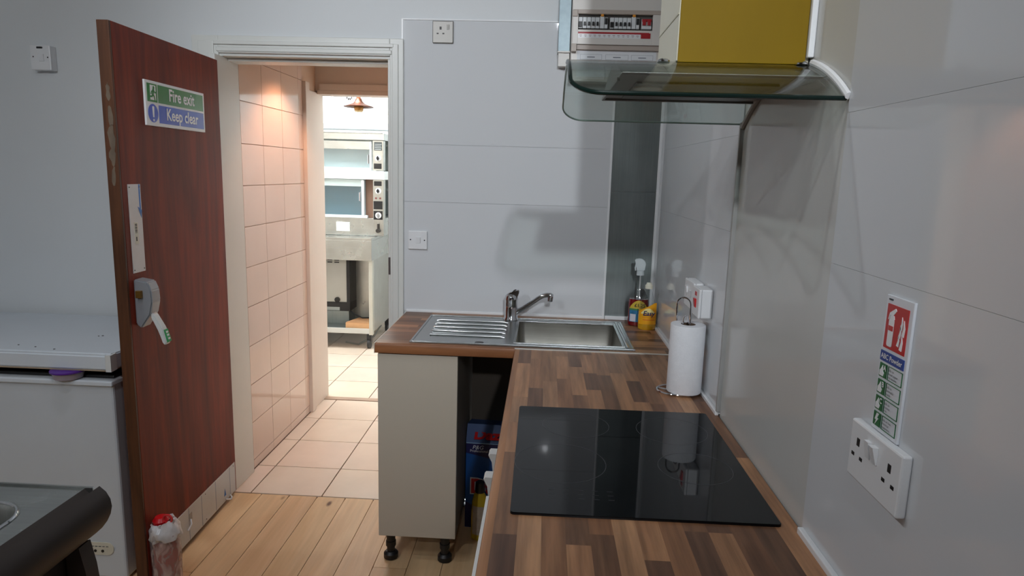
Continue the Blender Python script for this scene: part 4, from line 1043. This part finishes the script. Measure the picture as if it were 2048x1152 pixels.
ovn('timer_panel', BLACK, (-1.983, -1.905, OY-.023, OY-.018, 1.215, 1.285), bev=0); ovn('gauge_panel', BLACK, (-1.983, -1.905, OY-.023, OY-.018, 1.125, 1.20), bev=0)
dial(1.162, PLASTIC, mat('needle_grey', (150, 150, 150), .4), .027)
b = B(); b.cyl((-1.942, OY-.05, 1.03), (-1.942, OY-.02, 1.03), .018, seg=16); b.box(-1.95, -1.934, OY-.04, OY-.02, 1.04, 1.09, .003); world_child(b.done('tap_lever', mat('lever_dark', (48, 44, 40), .4)), ov)

# pendant lamp in far kitchen
pn = thing('pendant_lamp', 'wide dark copper pendant lamp hanging before the window', 'lamp', (-1.957, 2.2, 1.985))
COP = mat('dark_copper', (104, 62, 44), .35, .7, var=.2); CPB = mat('bright_copper', (190, 110, 76), .3, .8)
b = B(); b.lathe([(.112, .036), (.114, .042), (.085, .052), (.045, .066), (.028, .085), (.022, .102)], seg=40, cap=False)
b.lathe([(.110, .036), (.082, .046), (.04, .058), (.02, .075)], seg=40, cap=False); b.done('shade', COP, pn, smooth=True)
b = B(); b.cyl((0, 0, .098), (0, 0, .81), .017, seg=18); b.done('stem', CPB, pn, smooth=True)
b = B(); b.lathe([(.034, .012), (.036, .016), (.036, .040), (.030, .052)], seg=24); b.done('bulb_holder', mat('brass_holder', (150, 104, 50), .4, .5), pn, smooth=True)
b = B(); b.lathe([(0, .0), (.03, .002), (.033, .012)], seg=24); b.done('lamp_glass', mat('amber_glass', (196, 168, 120), .3), pn, smooth=True)
ch = B()
for i in range(15):
    t = i/14; cx = -.115+.085*t; cz = .14-.045*math.sin(math.pi*t)+.75*max(0, abs(t-.5)*2-.8)
    ch.tube([(cx+.006*math.cos(a)*(1 if i % 2 else .3), .006*math.cos(a)*(0 if i % 2 else 1), cz+.009*math.sin(a)) for a in [2*math.pi*k/10 for k in range(10)]], .0018, 6, True)
ch.done('swag_chain', mat('chain_dark', (60, 46, 36), .4, .6), pn)
# ceiling spot heads of the kitchen and passage
def spot_head(loc, label, ceil, target):
    r = thing('ceiling_spotlight', label, 'lamp', (loc[0], loc[1], ceil), 0, 'kitchen ceiling spotlights')
    b = B(); b.cyl((0, 0, -.02), (0, 0, -.001), .05, seg=24); b.done('base', PLASTIC, r, smooth=True)
    d = (Vector(target)-Vector(loc)).normalized(); p = Vector((0, 0, loc[2]-ceil))
    b = B(); b.tube([(0, 0, -.02), tuple(p-d*.07)], .007, 8); b.done('arm', PLASTIC, r)
    b = B(); b.cyl(tuple(p-d*.09), tuple(p-d*.035), .03, .042, 24); b.done('shade', PLASTIC, r, smooth=True)
spot_head(LA, 'white ceiling spotlight above the near worktop', CEIL, TA)
spot_head(LB, 'white ceiling spotlight by right wall behind the viewer', CEIL, TB)
spot_head(LC, 'added unseen ceiling spotlight brightening the left wall', CEIL, TC)
for (p, t), l in zip(BAR, ('nearest the doorway', 'in the middle of the row', 'nearest the viewer')):
    spot_head(p, 'white spotlight in the ceiling row, '+l, CEIL, t)
